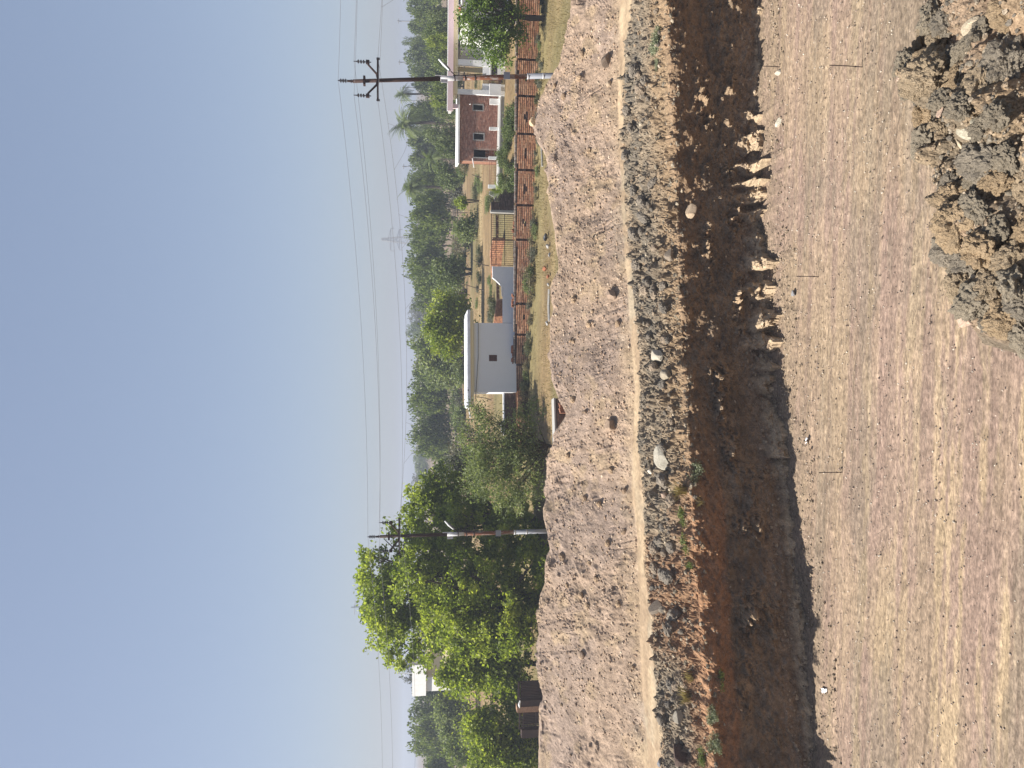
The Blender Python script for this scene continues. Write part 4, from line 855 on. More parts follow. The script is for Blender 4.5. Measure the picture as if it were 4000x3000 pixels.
# ------------------------------------------------------------------ power poles and wires
def pole(Y, base, top, lb, z0=3.0):
    pb, pt = P(base[0], base[1], Y), P(top[0], top[1], Y)
    H = pt.z - z0; root = empty('power_pole', (pb.x, pb.y, z0)); tag(root, lb, 'power pole', 'power poles behind the bank')
    lean = (pt.x - pb.x)/(pt.z - pb.z)
    ax = lambda z: Vector((lean*z, 0, z))                           # z above the foot
    k = H/9.75
    def seg(name, za, zb_, ra, rb, m, par=root): bb = MB(); bb.tube([ax(za*k), ax(zb_*k)], [ra*.88, rb*.88], 16); return bb.build(name, m, par, smooth=True)
    seg('lower_tube', 0, 2.62, .150, .140, M_galv); seg('collar', 2.55, 2.63, .152, .152, M_band); seg('weld_ring', 1.93, 2.0, .156, .156, M_band)
    seg('middle_tube', 2.62, 5.65, .125, .12, M_rustb); seg('painted_band', 5.25, 6.15, .127, .123, M_band); seg('upper_tube', 6.15, 9.6, .115, .092, M_rust)
    seg('clamp', 4.72, 4.78, .135, .135, M_dark); seg('clamp', 5.12, 5.18, .137, .137, M_dark); seg('clamp', 5.55, 5.6, .137, .137, M_dark)
    bb = MB(); c = ax(3.45*k); bb.box(c.x - .17, c.x + .17, -.155, -.135, c.z - .13, c.z + .17); bb.build('number_plate', M_galv, root)
    bb = MB(); c = ax(6.0*k); bb.box(c.x - .24, c.x - .08, -.14, -.12, c.z - .16, c.z + .16); bb.build('notice_plate', M_band, root)
    bb = MB(); c = ax(6.2*k); bb.box(c.x + .10, c.x + .125, -.12, .05, c.z - .35, c.z + .2); bb.build('strap', M_band, root)
    # arms
    A = ax(8.62*k); bb = MB(); bb.box(A.x - .98, A.x + .98, -.17, -.10, A.z - .045, A.z + .045); ca = bb.build('cross_arm', M_rust, root)
    for sg in (-1, 1):
        bb = MB(); bb.tube([A + Vector((sg*.08, -.12, .02)), A + Vector((sg*.26, -.12, .06)), A + Vector((sg*.66, -.12, .44)), A + Vector((sg*.78, -.12, .47))], [.05, .05, .045, .05], 6); bb.box(A.x + sg*.78 - .075, A.x + sg*.78 + .075, -.2, -.04, A.z + .38, A.z + .54); br = bb.build('brace_arm', M_rust, root)
        bb = MB(); ip = A + Vector((sg*.78, -.12, .30)); bb.tube([ip, ip + Vector((0, 0, .40))], .022, 6); 
        for q in range(3): z = .30 + .12*q; bb.tube([ip + Vector((0, 0, z)), ip + Vector((0, 0, z + .03)), ip + Vector((0, 0, z + .055)), ip + Vector((0, 0, z + .1))], [.04, .09, .085, .035], 10)
        bb.tube([ip + Vector((0, 0, .62)), ip + Vector((0, 0, .80))], [.03, .018], 6); bb.build('insulator', M_insul, br)
        bb = MB(); ip = A + Vector((sg*.96, -.13, -.04)); bb.tube([ip + Vector((0, 0, -.05)), ip + Vector((0, 0, 0.1))], .055, 8); bb.build('spool', M_insul, ca)
    bb = MB(); t_ = ax(9.6*k); bb.tube([t_, t_ + Vector((0, 0, .26))], .055, 8); bb.tube([t_ + Vector((0, 0, .05)), t_ + Vector((0, 0, .09))], .085, 8); tp = bb.build('top_pin', M_rust, root)
    bb = MB()
    for q in range(3): z = .28 + .11*q; bb.tube([t_ + Vector((0, 0, z)), t_ + Vector((0, 0, z + .03)), t_ + Vector((0, 0, z + .05)), t_ + Vector((0, 0, z + .1))], [.04, .10, .095, .035], 10)
    bb.tube([t_ + Vector((0, 0, .6)), t_ + Vector((0, 0, .68))], [.03, .02], 6); bb.build('insulator', M_insul, tp)
    bb = MB(); c = ax(9.15*k); bb.box(c.x - .2, c.x + .2, -.13, .13, c.z - .05, c.z + .05); bb.build('top_bracket', M_rust, root)
    # street lamp on a thin arm
    bb = MB(); c = ax(5.55*k); bb.tube([ax(4.3*k) + Vector((.16, 0, 0)), c + Vector((.14, 0, 0)), c + Vector((.28, -.1, .22))], .024, 6); bb.tube([c + Vector((.14, 0, -.9)), c + Vector((.13, 0, .1))], .03, 6); la = bb.build('lamp_arm', M_dark, root)
    d0, d1 = c + Vector((.30, -.1, .24)), c + Vector((.78, -.16, .78)); dv = d1 - d0
    bb = MB(); bb.tube([d0, d0 + dv*.15, d0 + dv*.55, d0 + dv*.7], [.045, .075, .09, .05], 8); lh = bb.build('lamp_head', M_lampb, la)
    bb = MB(); bb.tube([d0 + dv*.12 + Vector((-.05, -.06, .0)), d0 + dv*.6 + Vector((-.05, -.06, 0)), d1], [.03, .05, .035], 8); bb.build('lamp_cover', M_lampw, lh)
    bb = MB(); bb.tube([c + Vector((.26, -.05, .1)), c + Vector((.2, -.1, -.35)), c + Vector((.24, -.1, -.7)), c + Vector((.16, -.1, -.75))], .012, 5); bb.build('lamp_cable', M_dark, la)
    W = lambda v: Vector((pb.x, pb.y, z0)) + v
    return dict(top=W(t_ + Vector((0, 0, .66))), L=W(A + Vector((-.78, -.12, 1.08))), Rr=W(A + Vector((.78, -.12, 1.08))), l=W(A + Vector((-.96, -.13, 0))), r=W(A + Vector((.96, -.13, 0))))
P1 = pole(35.0, (2160, 283), (1363, 305), 'nearer rusty steel power pole with a street lamp, beside the open pavilion')
P2 = pole(41.5, (2150, 2074), (1473, 2096), 'farther rusty steel power pole in front of the big tree')
def wire(pa, pb_, sag, lb, rad=.0075, loop=None, n=28):
    pts = []
    for i_ in range(n+1):
        t = i_/n; p = pa.lerp(pb_, t); p.z -= 4*sag*t*(1-t); pts.append(p)
    bb = MB(); bb.tube(pts, rad, 5); o = bb.build('power_line', M_wire)
    if loop:
        for (t0, t1, drop) in loop:
            q = []
            for i_ in range(13):
                t = t0 + (t1-t0)*i_/12; p = pa.lerp(pb_, t); p.z -= 4*sag*t*(1-t) + drop*math.sin(math.pi*(i_/12)**.6); q.append(p)
            bb = MB(); bb.tube(q, rad*.8, 5); bb.build('hanging_loop', M_wire, o)
    tag(o, lb, 'power line', 'power lines'); return o
wire(P1['top'], P2['top'], .35, 'topmost wire between the two power poles')
wire(P1['L'], P2['L'], .42, 'wire from the lower insulators between the two power poles, second from the sky side')
wire(P1['Rr'], P2['Rr'], .42, 'wire from the upper insulators between the two power poles, third from the sky side')
wire(P1['l'], P2['l'], .55, 'slack wire between the lower ends of the two cross arms')
wire(P1['r'], P2['r'], .8, 'lowest wire between the poles, carrying several hanging loops', loop=[(.12, .21, .8), (.30, .37, .7), (.43, .5, .7), (.56, .68, .6), (.76, .86, .8)])
# spans that leave the picture
E1 = {k: P1[k] + Vector((23, -7, .3)) for k in P1}; E2 = {k: P2[k] + Vector((-26, 8, -.2)) for k in P2}
wire(P1['top'], E1['top'], .5, 'topmost wire leaving the nearer pole towards the top of the picture'); wire(P1['L'], E1['L'], .5, 'second wire leaving the nearer pole towards the top of the picture'); wire(P1['Rr'], E1['Rr'], .5, 'third wire leaving the nearer pole towards the top of the picture')
wire(P1['l'], E1['l'], .55, 'fourth wire leaving the nearer pole towards the top of the picture'); wire(P1['r'], E1['r'], .65, 'lowest wire with a hanging loop, leaving the nearer pole towards the top of the picture', loop=[(.09, .26, .8)])
wire(P2['top'], E2['top'], .5, 'topmost wire leaving the farther pole over the big tree'); wire(P2['L'], E2['L'], .5, 'second wire leaving the farther pole over the big tree'); wire(P2['r'], E2['r'], .8, 'lowest wire leaving the farther pole over the big tree')

# far lattice tower
tw = empty('lattice_tower', (0, 0, 0)); Yt = 330.0; pt = P(1490, 935, Yt); tw.location = (pt.x, pt.y, 4.5); tag(tw, 'hazy steel lattice tower far beyond the treeline', 'tower')
H = pt.z - 4.5; b = MB(); wf = lambda z: max(.12, (3.0 - 2.6*(z/H)**.75))
lev = [0, .22, .4, .54, .66, .76, .85, .93, 1.0]
for i_ in range(len(lev)-1):
    za, zb_ = lev[i_]*H, lev[i_+1]*H; wa, wb = wf(za), wf(zb_); cs = [(-1, -1), (1, -1), (1, 1), (-1, 1)]
    for k in range(4):
        (x0, y0), (x1, y1) = cs[k], cs[(k+1) % 4]
        b.tube([(x0*wa, y0*wa, za), (x0*wb, y0*wb, zb_)], .09, 4); b.tube([(x0*wa, y0*wa, za), (x1*wb, y1*wb, zb_)], .05, 4); b.tube([(x1*wa, y1*wa, za), (x0*wb, y0*wb, zb_)], .05, 4); b.tube([(x0*wb, y0*wb, zb_), (x1*wb, y1*wb, zb_)], .05, 4)
b.build('frame', M_tower, tw)
for z, w_ in ((.62, 4.5), (.8, 5.0)):
    b = MB(); zz = z*H; b.tube([(-w_, 0, zz), (w_, 0, zz)], .12, 4); b.tube([(-w_, 0, zz), (0, 0, zz + 1.3)], .09, 4); b.tube([(w_, 0, zz), (0, 0, zz + 1.3)], .09, 4); b.tube([(-w_, 0, zz), (-w_, 0, zz - 1.5)], .12, 5); b.tube([(w_, 0, zz), (w_, 0, zz - 1.5)], .12, 5); b.build('cross_arm', M_tower, tw)
# distant line poles and fence posts of the field
for k, (y, xt, xb, Y, lb) in enumerate([(82, 1552, 1640, 170, 'thin pale line pole in the far trees nearest the top edge of the picture'), (243, 1556, 1640, 170, 'thin hooked line pole in the far trees beside the nearer power pole'), (342, 1570, 1650, 170, 'double thin line pole left of the far palm'), (393, 1560, 1650, 170, 'thin line pole just below the far single palm'), (502, 1562, 1650, 170, 'thin line pole beside the large far palm'), (650, 1572, 1650, 170, 'thin line pole in the far trees between the palms and the tower'), (718, 1580, 1640, 170, 'short line pole in the far trees near the shaggy palm'), (1078, 1622, 1668, 150, 'short white post in front of the trees below the tower'), (2372, 1372, 1420, 60, 'thin hooked mast peeping over the big tree top')]):
    pb, pt = P(xb, y, Y), P(xt, y, Y); b = MB(); z0 = 4.4 if Y > 100 else 3.2; b.tube([(pb.x, pb.y, z0), (pt.x, pt.y, pt.z)], .11 if k < 8 else .03, 5)
    b.tube([(pt.x - .6, pt.y, pt.z - .25), (pt.x + .6, pt.y, pt.z - .3)], .07 if k < 8 else .02, 4); o = b.build('line_pole', M_tower if k != 7 else M_white); tag(o, lb, 'line pole')
for x0, y0, x1, y1, Y, r_, lb in [(1765, 832, 1862, 829, 95, .07, 'crooked dark fence stake standing in the field below the green bush'), (1764, 972, 1862, 988, 95, .07, 'bent dark fence stake in the field with a hooked top'), (1848, 1016, 1924, 1041, 68, .05, 'leaning dark stake behind the end of the iron gate'), (1800, 1106, 1932, 1148, 72, .05, 'longest leaning dark stake, in the field behind the yard wall'), (1818, 1145, 1850, 1154, 90, .06, 'short dark stake beside the longest leaning stake'), (1790, 1168, 1850, 1168, 90, .07, 'curved dark stake next to the lime green tree'), (1790, 1530, 1832, 1545, 85, .06, 'dark stake behind the outer roof corner of the hut'), (1862, 1550, 1934, 1568, 66, .05, 'leaning dark stake in the field outside the hut'), (1778, 1632, 1846, 1638, 80, .05, 'dark stake behind the roof spout of the hut'), (1742, 1665, 1788, 1672, 100, .06, 'dark stake near the grey scrub beyond the hut'), (1844, 682, 1874, 692, 75, .05, 'short dark stake in the field left of the brick wing')]:
    a, c_ = P(x1, y1, Y), P(x0, y0, Y); z0 = ground_z(a.x, a.y); g = PZ(x1, y1, z0 - .1)
    a.z = max(min(a.z, z0 + .3), z0 - .3) if False else a.z
    m_ = a.lerp(c_, .5) + Vector((random.uniform(-.15, .15), 0, 0)); b = MB(); foot = Vector((a.x, a.y, min(a.z, z0 - .05)))
    b.tube([foot, a, m_, c_], [r_, r_, r_*.85, r_*.6], 6); o = b.build('wooden_stake', M_wood); tag(o, lb, 'stake', 'fence stakes in the field')

# ------------------------------------------------------------------ vegetation
def leaves(C, size, r_, var, asp=0.62, up=0.25, droop=0.0):
    """rhombic leaves at centres C, one var value each"""
    n = len(C); nrm_ = r_.normal(size=(n, 3)); nrm_[:, 2] += up; nrm_[:, 0] -= .25; nrm_ /= np.linalg.norm(nrm_, axis=1, keepdims=True)
    t = r_.normal(size=(n, 3)); t[:, 2] -= droop; t -= (t*nrm_).sum(1, keepdims=True)*nrm_; t /= np.linalg.norm(t, axis=1, keepdims=True) + 1e-9
    b_ = np.cross(nrm_, t); s = (np.full(n, size) if np.isscalar(size) else size)[:, None]*r_.uniform(.65, 1.3, (n, 1))
    V = np.stack([C - t*s, C + b_*s*asp + nrm_*s*.12, C + t*s, C - b_*s*asp + nrm_*s*.12], 1).reshape(-1, 3)
    F = np.arange(4*n).reshape(-1, 4); return V, F, np.repeat(var, 4)
def cloud(lobes, ncl, per, csize, r_, shell=0.55, squash=0.75, solid=0.3):
    """leaf centres: clumps spread through lobes (cx, cy, cz, rx, ry, rz); returns centres, var, clump centres"""
    L_ = np.array(lobes, float); vol = L_[:, 3]*L_[:, 4]*L_[:, 5]; vol = vol**0.8; pk = r_.choice(len(L_), ncl, p=vol/vol.sum())
    d = r_.normal(size=(ncl, 3)); d /= np.linalg.norm(d, axis=1, keepdims=True)
    rad = np.where(r_.random(ncl) < solid, r_.random(ncl)**(1/3), shell + (1.06-shell)*r_.random(ncl))
    cc = L_[pk, :3] + d*rad[:, None]*L_[pk, 3:]
    cv = np.clip(0.5 + 0.20*r_.normal(size=ncl), 0, 1); cs = csize*r_.uniform(.6, 1.4, ncl)
    k = np.repeat(np.arange(ncl), per); off = r_.normal(size=(len(k), 3))*np.array([1, 1, squash])
    C = cc[k] + off*cs[k][:, None]*.55
    v = np.clip(cv[k] + 0.17*r_.normal(size=len(k)), 0, 1); return C, v, cc
def limbs(b, base, fork, targets, r0, r_, n=7, wob=.12):
    base, fork = Vector(base), Vector(fork); m = base.lerp(fork, .5) + Vector((r_.uniform(-wob, wob), r_.uniform(-wob, wob), 0))
    b.tube([base - Vector((0, 0, .3)), base, m, fork], [r0*1.35, r0*1.1, r0*.92, r0*.8], n)
    for t in targets:
        t = Vector(t); L_ = (t - fork).length; p1 = fork.lerp(t, .35) + Vector((r_.uniform(-1, 1), r_.uniform(-1, 1), r_.uniform(.0, .8)))*L_*.08; p2 = fork.lerp(t, .7) + Vector((r_.uniform(-1, 1), r_.uniform(-1, 1), r_.uniform(0, .8)))*L_*.08
        b.tube([fork, p1, p2, t], [r0*.6, r0*.42, r0*.26, r0*.08], 6)
        for q in range(3):
            f = r_.uniform(.35, .9); s_ = fork.lerp(t, f); e_ = s_ + Vector((r_.normal(), r_.normal(), r_.normal()*.6 + .25)).normalized()*min(L_*.2, 1.0)*(1 - .5*f); b.tube([s_, s_.lerp(e_, .5) + Vector((0, 0, .03*L_)), e_], [r0*.22, r0*.14, r0*.04], 5)
def tree(name, base, lobes, fork_z, r0, ncl, per, csize, lsize, fol, seed, label, cat='tree', group=None, shell=.55, ntar=8, asp=.62, solid=.3, droop=0.0, stems=1, bark=None):
    r_ = np.random.default_rng(seed); base = Vector(base); e = empty(name, base); tag(e, label, cat, group)
    Lb = [(l[0]-base.x, l[1]-base.y, l[2]-base.z, l[3], l[4], l[5]) for l in lobes]
    C, v, cc = cloud(Lb, ncl, per, csize, r_, shell, solid=solid)
    m = C[:, 2] > 0.02; C, v = C[m], v[m]
    V, F, vv = leaves(C, lsize, r_, v, asp, droop=droop); mesh_np('crown', V, F, fol, e, var=vv)
    b = MB(); idx = r_.choice(len(cc), min(ntar, len(cc)), replace=False); tg = [cc[i] for i in idx] + [l[:3] for l in Lb]
    for k in range(stems):
        a = 6.28*k/stems + r_.uniform(0, 1); o = Vector((math.cos(a), math.sin(a), 0))*(r0*1.6 if stems > 1 else 0)
        limbs(b, o, Vector((o.x*3, o.y*3, fork_z*r_.uniform(.85, 1.15))), tg[k::stems], r0, r_)
    b.build('trunk', bark or M_bark, e, smooth=True); return e
def lob(x, y, Y, rx, rz, ry=None):
    """an ellipsoid lobe of the crown where the photograph shows it: centre pixel, depth, half sizes in photograph pixels"""
    p = P(x, y, Y); k = Y/ray(x, y).y/FPX; return (p.x, p.y, p.z, rx*k, (ry or rx)*k, rz*k)
def gp(y, Y, x=2000):
    p = P(x, y, Y); return Vector((p.x, p.y, float(ground_z(p.x, p.y))))

# the big tree group behind the farther pole
Y = 47.0
tree('leafy_tree', gp(2330, Y), [lob(1560, 2330, Y, 160, 130), lob(1480, 2270, Y, 110, 90), lob(1500, 2400, Y, 130, 95), lob(1640, 2480, Y, 140, 130), lob(1660, 2180, Y, 120, 130), lob(1750, 2300, Y+1, 200, 140), lob(1830, 2440, Y-1, 190, 140), lob(1930, 2330, Y, 220, 150), lob(1990, 2520, Y-.5, 170, 100), lob(2060, 2280, Y, 200, 90), lob(1570, 2560, Y, 70, 70), lob(1500, 2105, Y, 70, 50), lob(1450, 2180, Y, 80, 45), lob(1600, 2250, Y-3.2, 110, 80), lob(1720, 2400, Y-3.4, 130, 80), lob(1840, 2250, Y-3.6, 120, 90), lob(1960, 2420, Y-3.4, 130, 80), lob(2080, 2200, Y-3, 90, 70), lob(2080, 2420, Y-3, 90, 60)], 2.4, .30, 820, 78, .44, .115, F_big, 11, 'tallest leafy yellow green tree, behind the farther power pole', ntar=26, shell=.58, solid=.2)
tree('leafy_tree', gp(2030, Y+3), [lob(1690, 2010, Y+3, 110, 110), lob(1790, 1960, Y+3, 110, 110), lob(1730, 1880, Y+3, 70, 80), lob(1880, 2040, Y+2, 130, 130), lob(2010, 2050, Y+2, 140, 110), lob(1600, 2060, Y+3, 60, 60), lob(1640, 1950, Y+3, 70, 70), lob(1770, 2060, Y, 110, 60), lob(1950, 2100, Y-.6, 110, 60)], 2.0, .22, 330, 78, .44, .115, F_big, 12, 'leafy tree leaning against the tallest tree on its upper side in the picture', ntar=16, shell=.6, solid=.12)
tree('leafy_tree', gp(2600, 46), [lob(1830, 2610, 46, 95, 90), lob(1930, 2600, 46, 100, 90), lob(1760, 2640, 46, 50, 50), lob(1990, 2680, 46, 80, 70)], 2.2, .16, 240, 60, .55, .11, F_big, 13, 'smaller leafy tree hanging over the rusty sheet gate', ntar=9)
# the grey green shrub tree with many stems, in front
tree('shrub_tree', gp(1760, 40.0), [lob(1900, 1850, 40, 110, 110), lob(1960, 1760, 40, 110, 120), lob(1850, 1720, 40, 70, 80), lob(2040, 1800, 40, 110, 90), lob(2040, 1650, 40, 60, 80), lob(1900, 1640, 40, 50, 70), lob(2090, 1900, 40, 70, 60), lob(1990, 1930, 40, 90, 80), lob(1850, 1600, 40, 25, 40), lob(2100, 1600, 40, 30, 50)], 1.1, .075, 300, 58, .42, .078, F_olive, 21, 'greyish green many stemmed shrub tree between the hut and the big tree', stems=5, ntar=26, shell=.35, asp=.42)
tree('shrub_tree', gp(1720, 52, 1880), [lob(1830, 1750, 52, 90, 80), lob(1860, 1830, 52, 80, 70), lob(1810, 1820, 52, 60, 60)], 1.2, .07, 120, 45, .55, .09, F_grey, 22, 'paler thin greyish shrub behind the many stemmed shrub tree', stems=3, ntar=14, shell=.3)
# tree at the upper right, by the boundary wall
tree('leafy_tree', gp(62, 46.5), [lob(1870, 60, 46.5, 60, 80), lob(1850, 140, 46.5, 50, 70), lob(1920, 180, 46.5, 70, 70), lob(1960, 120, 46.5, 60, 90), lob(1960, 225, 46.5, 42, 45), lob(1900, -40, 46.5, 80, 80), lob(1985, 20, 46.5, 40, 70), lob(1960, -80, 46.5, 60, 80)], 1.6, .17, 300, 52, .42, .082, F_right, 31, 'bushy mid green tree in front of the pavilion at the top edge of the picture', ntar=16, shell=.45)
# lime tree behind the hut, trees of the middle ground
Y = 74
tree('lime_tree', gp(1290, Y), [lob(1740, 1230, Y, 60, 70), lob(1730, 1320, Y, 60, 60), lob(1790, 1290, Y, 50, 80), lob(1700, 1280, Y, 45, 50), lob(1790, 1200, Y, 40, 40), lob(1760, 1380, Y, 40, 30), lob(1720, 1175, Y, 28, 25)], 2.0, .18, 220, 46, .7, .15, F_lime, 41, 'bright lime green tree growing behind the white hut', ntar=10, shell=.45)
Y = 88
tree('thorn_tree', gp(1062, Y), [lob(1755, 1045, Y, 42, 60), lob(1765, 1090, Y, 40, 50), lob(1735, 1075, Y, 30, 45)], 2.6, .17, 120, 40, .75, .15, F_dark, 42, 'dark olive thorn tree with a forked black trunk in the dry field', ntar=8, stems=2)
tree('green_bush', gp(897, 80), [lob(1815, 900, 80, 36, 45), lob(1850, 880, 80, 35, 50), lob(1800, 880, 80, 22, 30)], .6, .08, 80, 34, .6, .14, F_olive, 43, 'green thorny bush in the field below the lattice tower', stems=3)
tree('green_bush', gp(790, 78), [lob(1800, 795, 78, 18, 22)], 1.9, .05, 22, 34, .4, .12, F_lime, 44, 'small round light green tree on thin bare stems in the field', stems=4, ntar=4)
tree('green_bush', gp(945, 90), [lob(1850, 950, 90, 24, 60)], .4, .05, 30, 34, .6, .13, F_grey, 45, 'low grey dry bush beside the green thorny bush', stems=3)
# small palm by the verandah end
def palm(base, h, nf, fl, lb, fol, seed, group=None, tr=.16, hang=.9):
    r_ = np.random.default_rng(seed); e = empty('palm', base); tag(e, lb, 'palm', group)
    b = MB(); b.tube([(0, 0, -.2), (.03*h, 0, h*.5), (0, 0, h)], [tr*1.2, tr, tr*.9], 8); b.build('trunk', M_bark, e)
    V = []; F = []; vv = []; k0 = 0
    for k in range(nf):
        az = r_.uniform(0, 6.28); el = r_.uniform(-.55, 1.35); L_ = fl*r_.uniform(.75, 1.1); p = np.array([0, 0, h]); d = np.array([math.cos(az)*math.cos(el), math.sin(az)*math.cos(el), math.sin(el)]); v = r_.uniform(.1, .9); pts = [p]
        for s in range(8): p = p + d*L_/8; d = d + np.array([0, 0, -hang*.2]); d /= np.linalg.norm(d); pts.append(p)
        side = np.cross(d, [0, 0, 1]); side /= np.linalg.norm(side) + 1e-9
        for s in range(1, 9):
            a, c = pts[s-1], pts[s]; w_ = L_*.20*math.sin(math.pi*(s*.105 + .1)); ax_ = (c-a)
            for sg in (-1, 1):
                for m in (0, .5):
                    q = a + ax_*m; tip = q + side*sg*w_ + ax_*.9 - np.array([0, 0, w_*.35]); V += [q, q + ax_*.38, tip]; F.append((k0, k0+1, k0+2)); k0 += 3; vv += [v]*3
    mesh_np('crown', np.array(V), np.array(F), fol, e, var=np.clip(np.array(vv) + .05, 0, 1)); return e
palm(Vector((P(1945, 745, 57).x, P(1945, 745, 57).y, zf - .9)), .7, 26, 1.25, 'small young palm with arching fronds at the end of the verandah', F_lime, 51, tr=.08, hang=.8)
def pz(y, Y): p = P(1700, y, Y); return Vector((p.x, p.y, 4.5))
palm(pz(374, 150), P(1572, 374, 150).z - 4.7, 40, 2.6, 'small headed slender palm standing above the far trees', F_dark, 52, 'palms in the far trees', tr=.2, hang=1.0)
palm(pz(485, 128), P(1592, 485, 128).z - 4.5, 60, 4.0, 'large shaggy palm in the far trees beside the nearer pole', F_dark, 53, 'palms in the far trees', tr=.3, hang=1.0)
palm(pz(620, 112), P(1688, 620, 112).z - 4.5, 40, 2.6, 'low squat palm in the middle trees left of the brick wing', F_dark, 54, 'palms in the far trees', tr=.25, hang=.8)
palm(pz(735, 125), P(1612, 735, 125).z - 4.5, 50, 3.4, 'shaggy drooping palm at the edge of the dense treeline', F_dark, 55, 'palms in the far trees', tr=.25, hang=1.1)

# far trees: unit crowns (height 1, half width 1) copied with their trunks
def unit_tree(fol, seed, kind):
    r_ = np.random.default_rng(seed)
    lobes = [(r_.uniform(-.5, .5), r_.uniform(-.5, .5), r_.uniform(.38, .78), r_.uniform(.3, .5), r_.uniform(.3, .5), r_.uniform(.16, .26)) for _ in range(9)] + [(0, 0, .5, .75, .75, .36), (0, 0, .3, .8, .8, .26)]
    C, v, cc = cloud(lobes, 230 if kind != 'thin' else 110, 16, .17, r_, .5, squash=.35, solid=.25)
    C[:, 2] = np.clip(C[:, 2], .02, 1.02); C *= 1
    sz = np.full(len(C), .058); V, F, vv = leaves(C*np.array([1, 1, 2.0]), sz, r_, v, .7); V[:, 2] /= 2.0
    cr = mesh_np('crown', V, F, fol, var=vv, link=False)
    b = MB(); b.tube([(0, 0, -.03), (.02, 0, .25), (0, .02, .55)], [.07, .05, .03], 6)
    for k in range(5): t = cc[r_.integers(len(cc))]; b.tube([(.01, 0, .25), (t[0]*.5, t[1]*.5, .45), tuple(t)], [.035, .025, .008], 5)
    tr = b.build('trunk', M_bark, link=False); return cr, tr
F_mid = foliage('leaf_mid', (0.055, 0.085, 0.022), (0.135, 0.18, 0.045), (0.25, 0.29, 0.09), .42)
UT = {'dark': [unit_tree(F_dark, 60+k, 'd') for k in range(3)], 'mid': [unit_tree(F_mid, 64+k, 'm') for k in range(3)], 'olive': [unit_tree(F_olive, 68+k, 'o') for k in range(2)], 'lime': [unit_tree(F_lime, 71, 'l')], 'grey': [unit_tree(F_grey, 73+k, 'thin') for k in range(2)]}
# (y, top x, base x, half width in px, depth, kind)
FT = [(20, 1562, 1720, 48, 150, 'dark'), (-45, 1600, 1720, 60, 140, 'mid'), (65, 1598, 1720, 38, 135, 'mid'), (108, 1582, 1715, 45, 150, 'dark'), (158, 1566, 1700, 22, 170, 'dark'), (200, 1590, 1700, 45, 165, 'dark'), (255, 1572, 1700, 45, 150, 'dark'), (298, 1588, 1700, 36, 160, 'dark'), (330, 1590, 1700, 40, 150, 'mid'), (425, 1574, 1700, 46, 150, 'mid'), (455, 1592, 1700, 40, 140, 'dark'), (525, 1567, 1690, 45, 160, 'mid'), (565, 1578, 1690, 40, 150, 'dark'), (610, 1584, 1700, 48, 150, 'dark'), (665, 1590, 1710, 48, 135, 'dark'), (705, 1586, 1710, 42, 130, 'mid'), (755, 1586, 1720, 46, 140, 'dark'),
      (120, 1632, 1745, 60, 105, 'mid'), (150, 1648, 1740, 34, 100, 'lime'), (220, 1642, 1740, 50, 108, 'mid'), (60, 1660, 1750, 40, 104, 'olive'), (330, 1668, 1750, 45, 100, 'mid'), (392, 1664, 1750, 36, 102, 'lime'), (300, 1650, 1745, 45, 112, 'dark'), (525, 1648, 1745, 56, 106, 'olive'), (580, 1690, 1775, 44, 98, 'dark'), (440, 1690, 1760, 40, 100, 'olive'), (690, 1690, 1775, 50, 100, 'dark'),
      (795, 1580, 1740, 60, 118, 'mid'), (845, 1568, 1740, 55, 115, 'mid'), (893, 1572, 1730, 46, 122, 'mid'), (955, 1570, 1715, 46, 128, 'mid'), (1015, 1563, 1730, 56, 120, 'mid'), (1065, 1564, 1715, 52, 122, 'mid'), (1110, 1582, 1730, 60, 118, 'mid'), (1165, 1594, 1710, 50, 130, 'dark'), (1350, 1570, 1710, 58, 120, 'mid'), (1410, 1612, 1795, 95, 96, 'olive'), (1320, 1640, 1760, 55, 104, 'olive'), (1470, 1640, 1790, 60, 100, 'olive'), (1462, 1598, 1740, 50, 124, 'dark'), (1515, 1572, 1740, 60, 118, 'mid'), (1565, 1570, 1735, 56, 118, 'mid'), (1625, 1590, 1735, 50, 122, 'dark'), (1682, 1582, 1740, 58, 120, 'mid'), (1730, 1602, 1740, 50, 118, 'mid'), (1770, 1640, 1750, 44, 120, 'mid'), (1825, 1680, 1790, 55, 100, 'dark'),
      (1205, 1592, 1670, 40, 330, 'grey'), (1245, 1588, 1680, 32, 300, 'grey'), (1285, 1582, 1680, 34, 280, 'dark'), (1215, 1640, 1700, 60, 210, 'grey'), (1790, 1612, 1690, 40, 320, 'dark'), (1845, 1618, 1700, 42, 300, 'dark'), (1872, 1600, 1700, 40, 340, 'grey'), (1905, 1640, 1700, 60, 240, 'dark'), (1945, 1606, 1700, 40, 230, 'dark'), (935, 1596, 1690, 50, 260, 'dark'),
      (2690, 1596, 1800, 60, 112, 'dark'), (2745, 1590, 1800, 55, 110, 'dark'), (2810, 1610, 1790, 55, 115, 'mid'), (2865, 1570, 1790, 62, 106, 'mid'), (2915, 1584, 1800, 55, 108, 'mid'), (2975, 1640, 1800, 60, 110, 'mid'), (2790, 1668, 1850, 78, 82, 'olive'), (2860, 1690, 1860, 78, 78, 'olive'), (2940, 1720, 1880, 70, 74, 'mid'), (2880, 1780, 1900, 60, 66, 'olive'), (2640, 1700, 1850, 60, 104, 'dark'), (3040, 1600, 1800, 70, 108, 'mid'), (2480, 1640, 1850, 80, 100, 'dark'), (2590, 1548, 1660, 34, 140, 'grey'), (2655, 1562, 1660, 30, 140, 'grey')]
kn = {'dark': 'dark green', 'mid': 'mid green', 'olive': 'olive green', 'lime': 'yellow green', 'grey': 'greyish thin'}
order = {}
for k, t in enumerate(sorted(FT)): order[t] = k
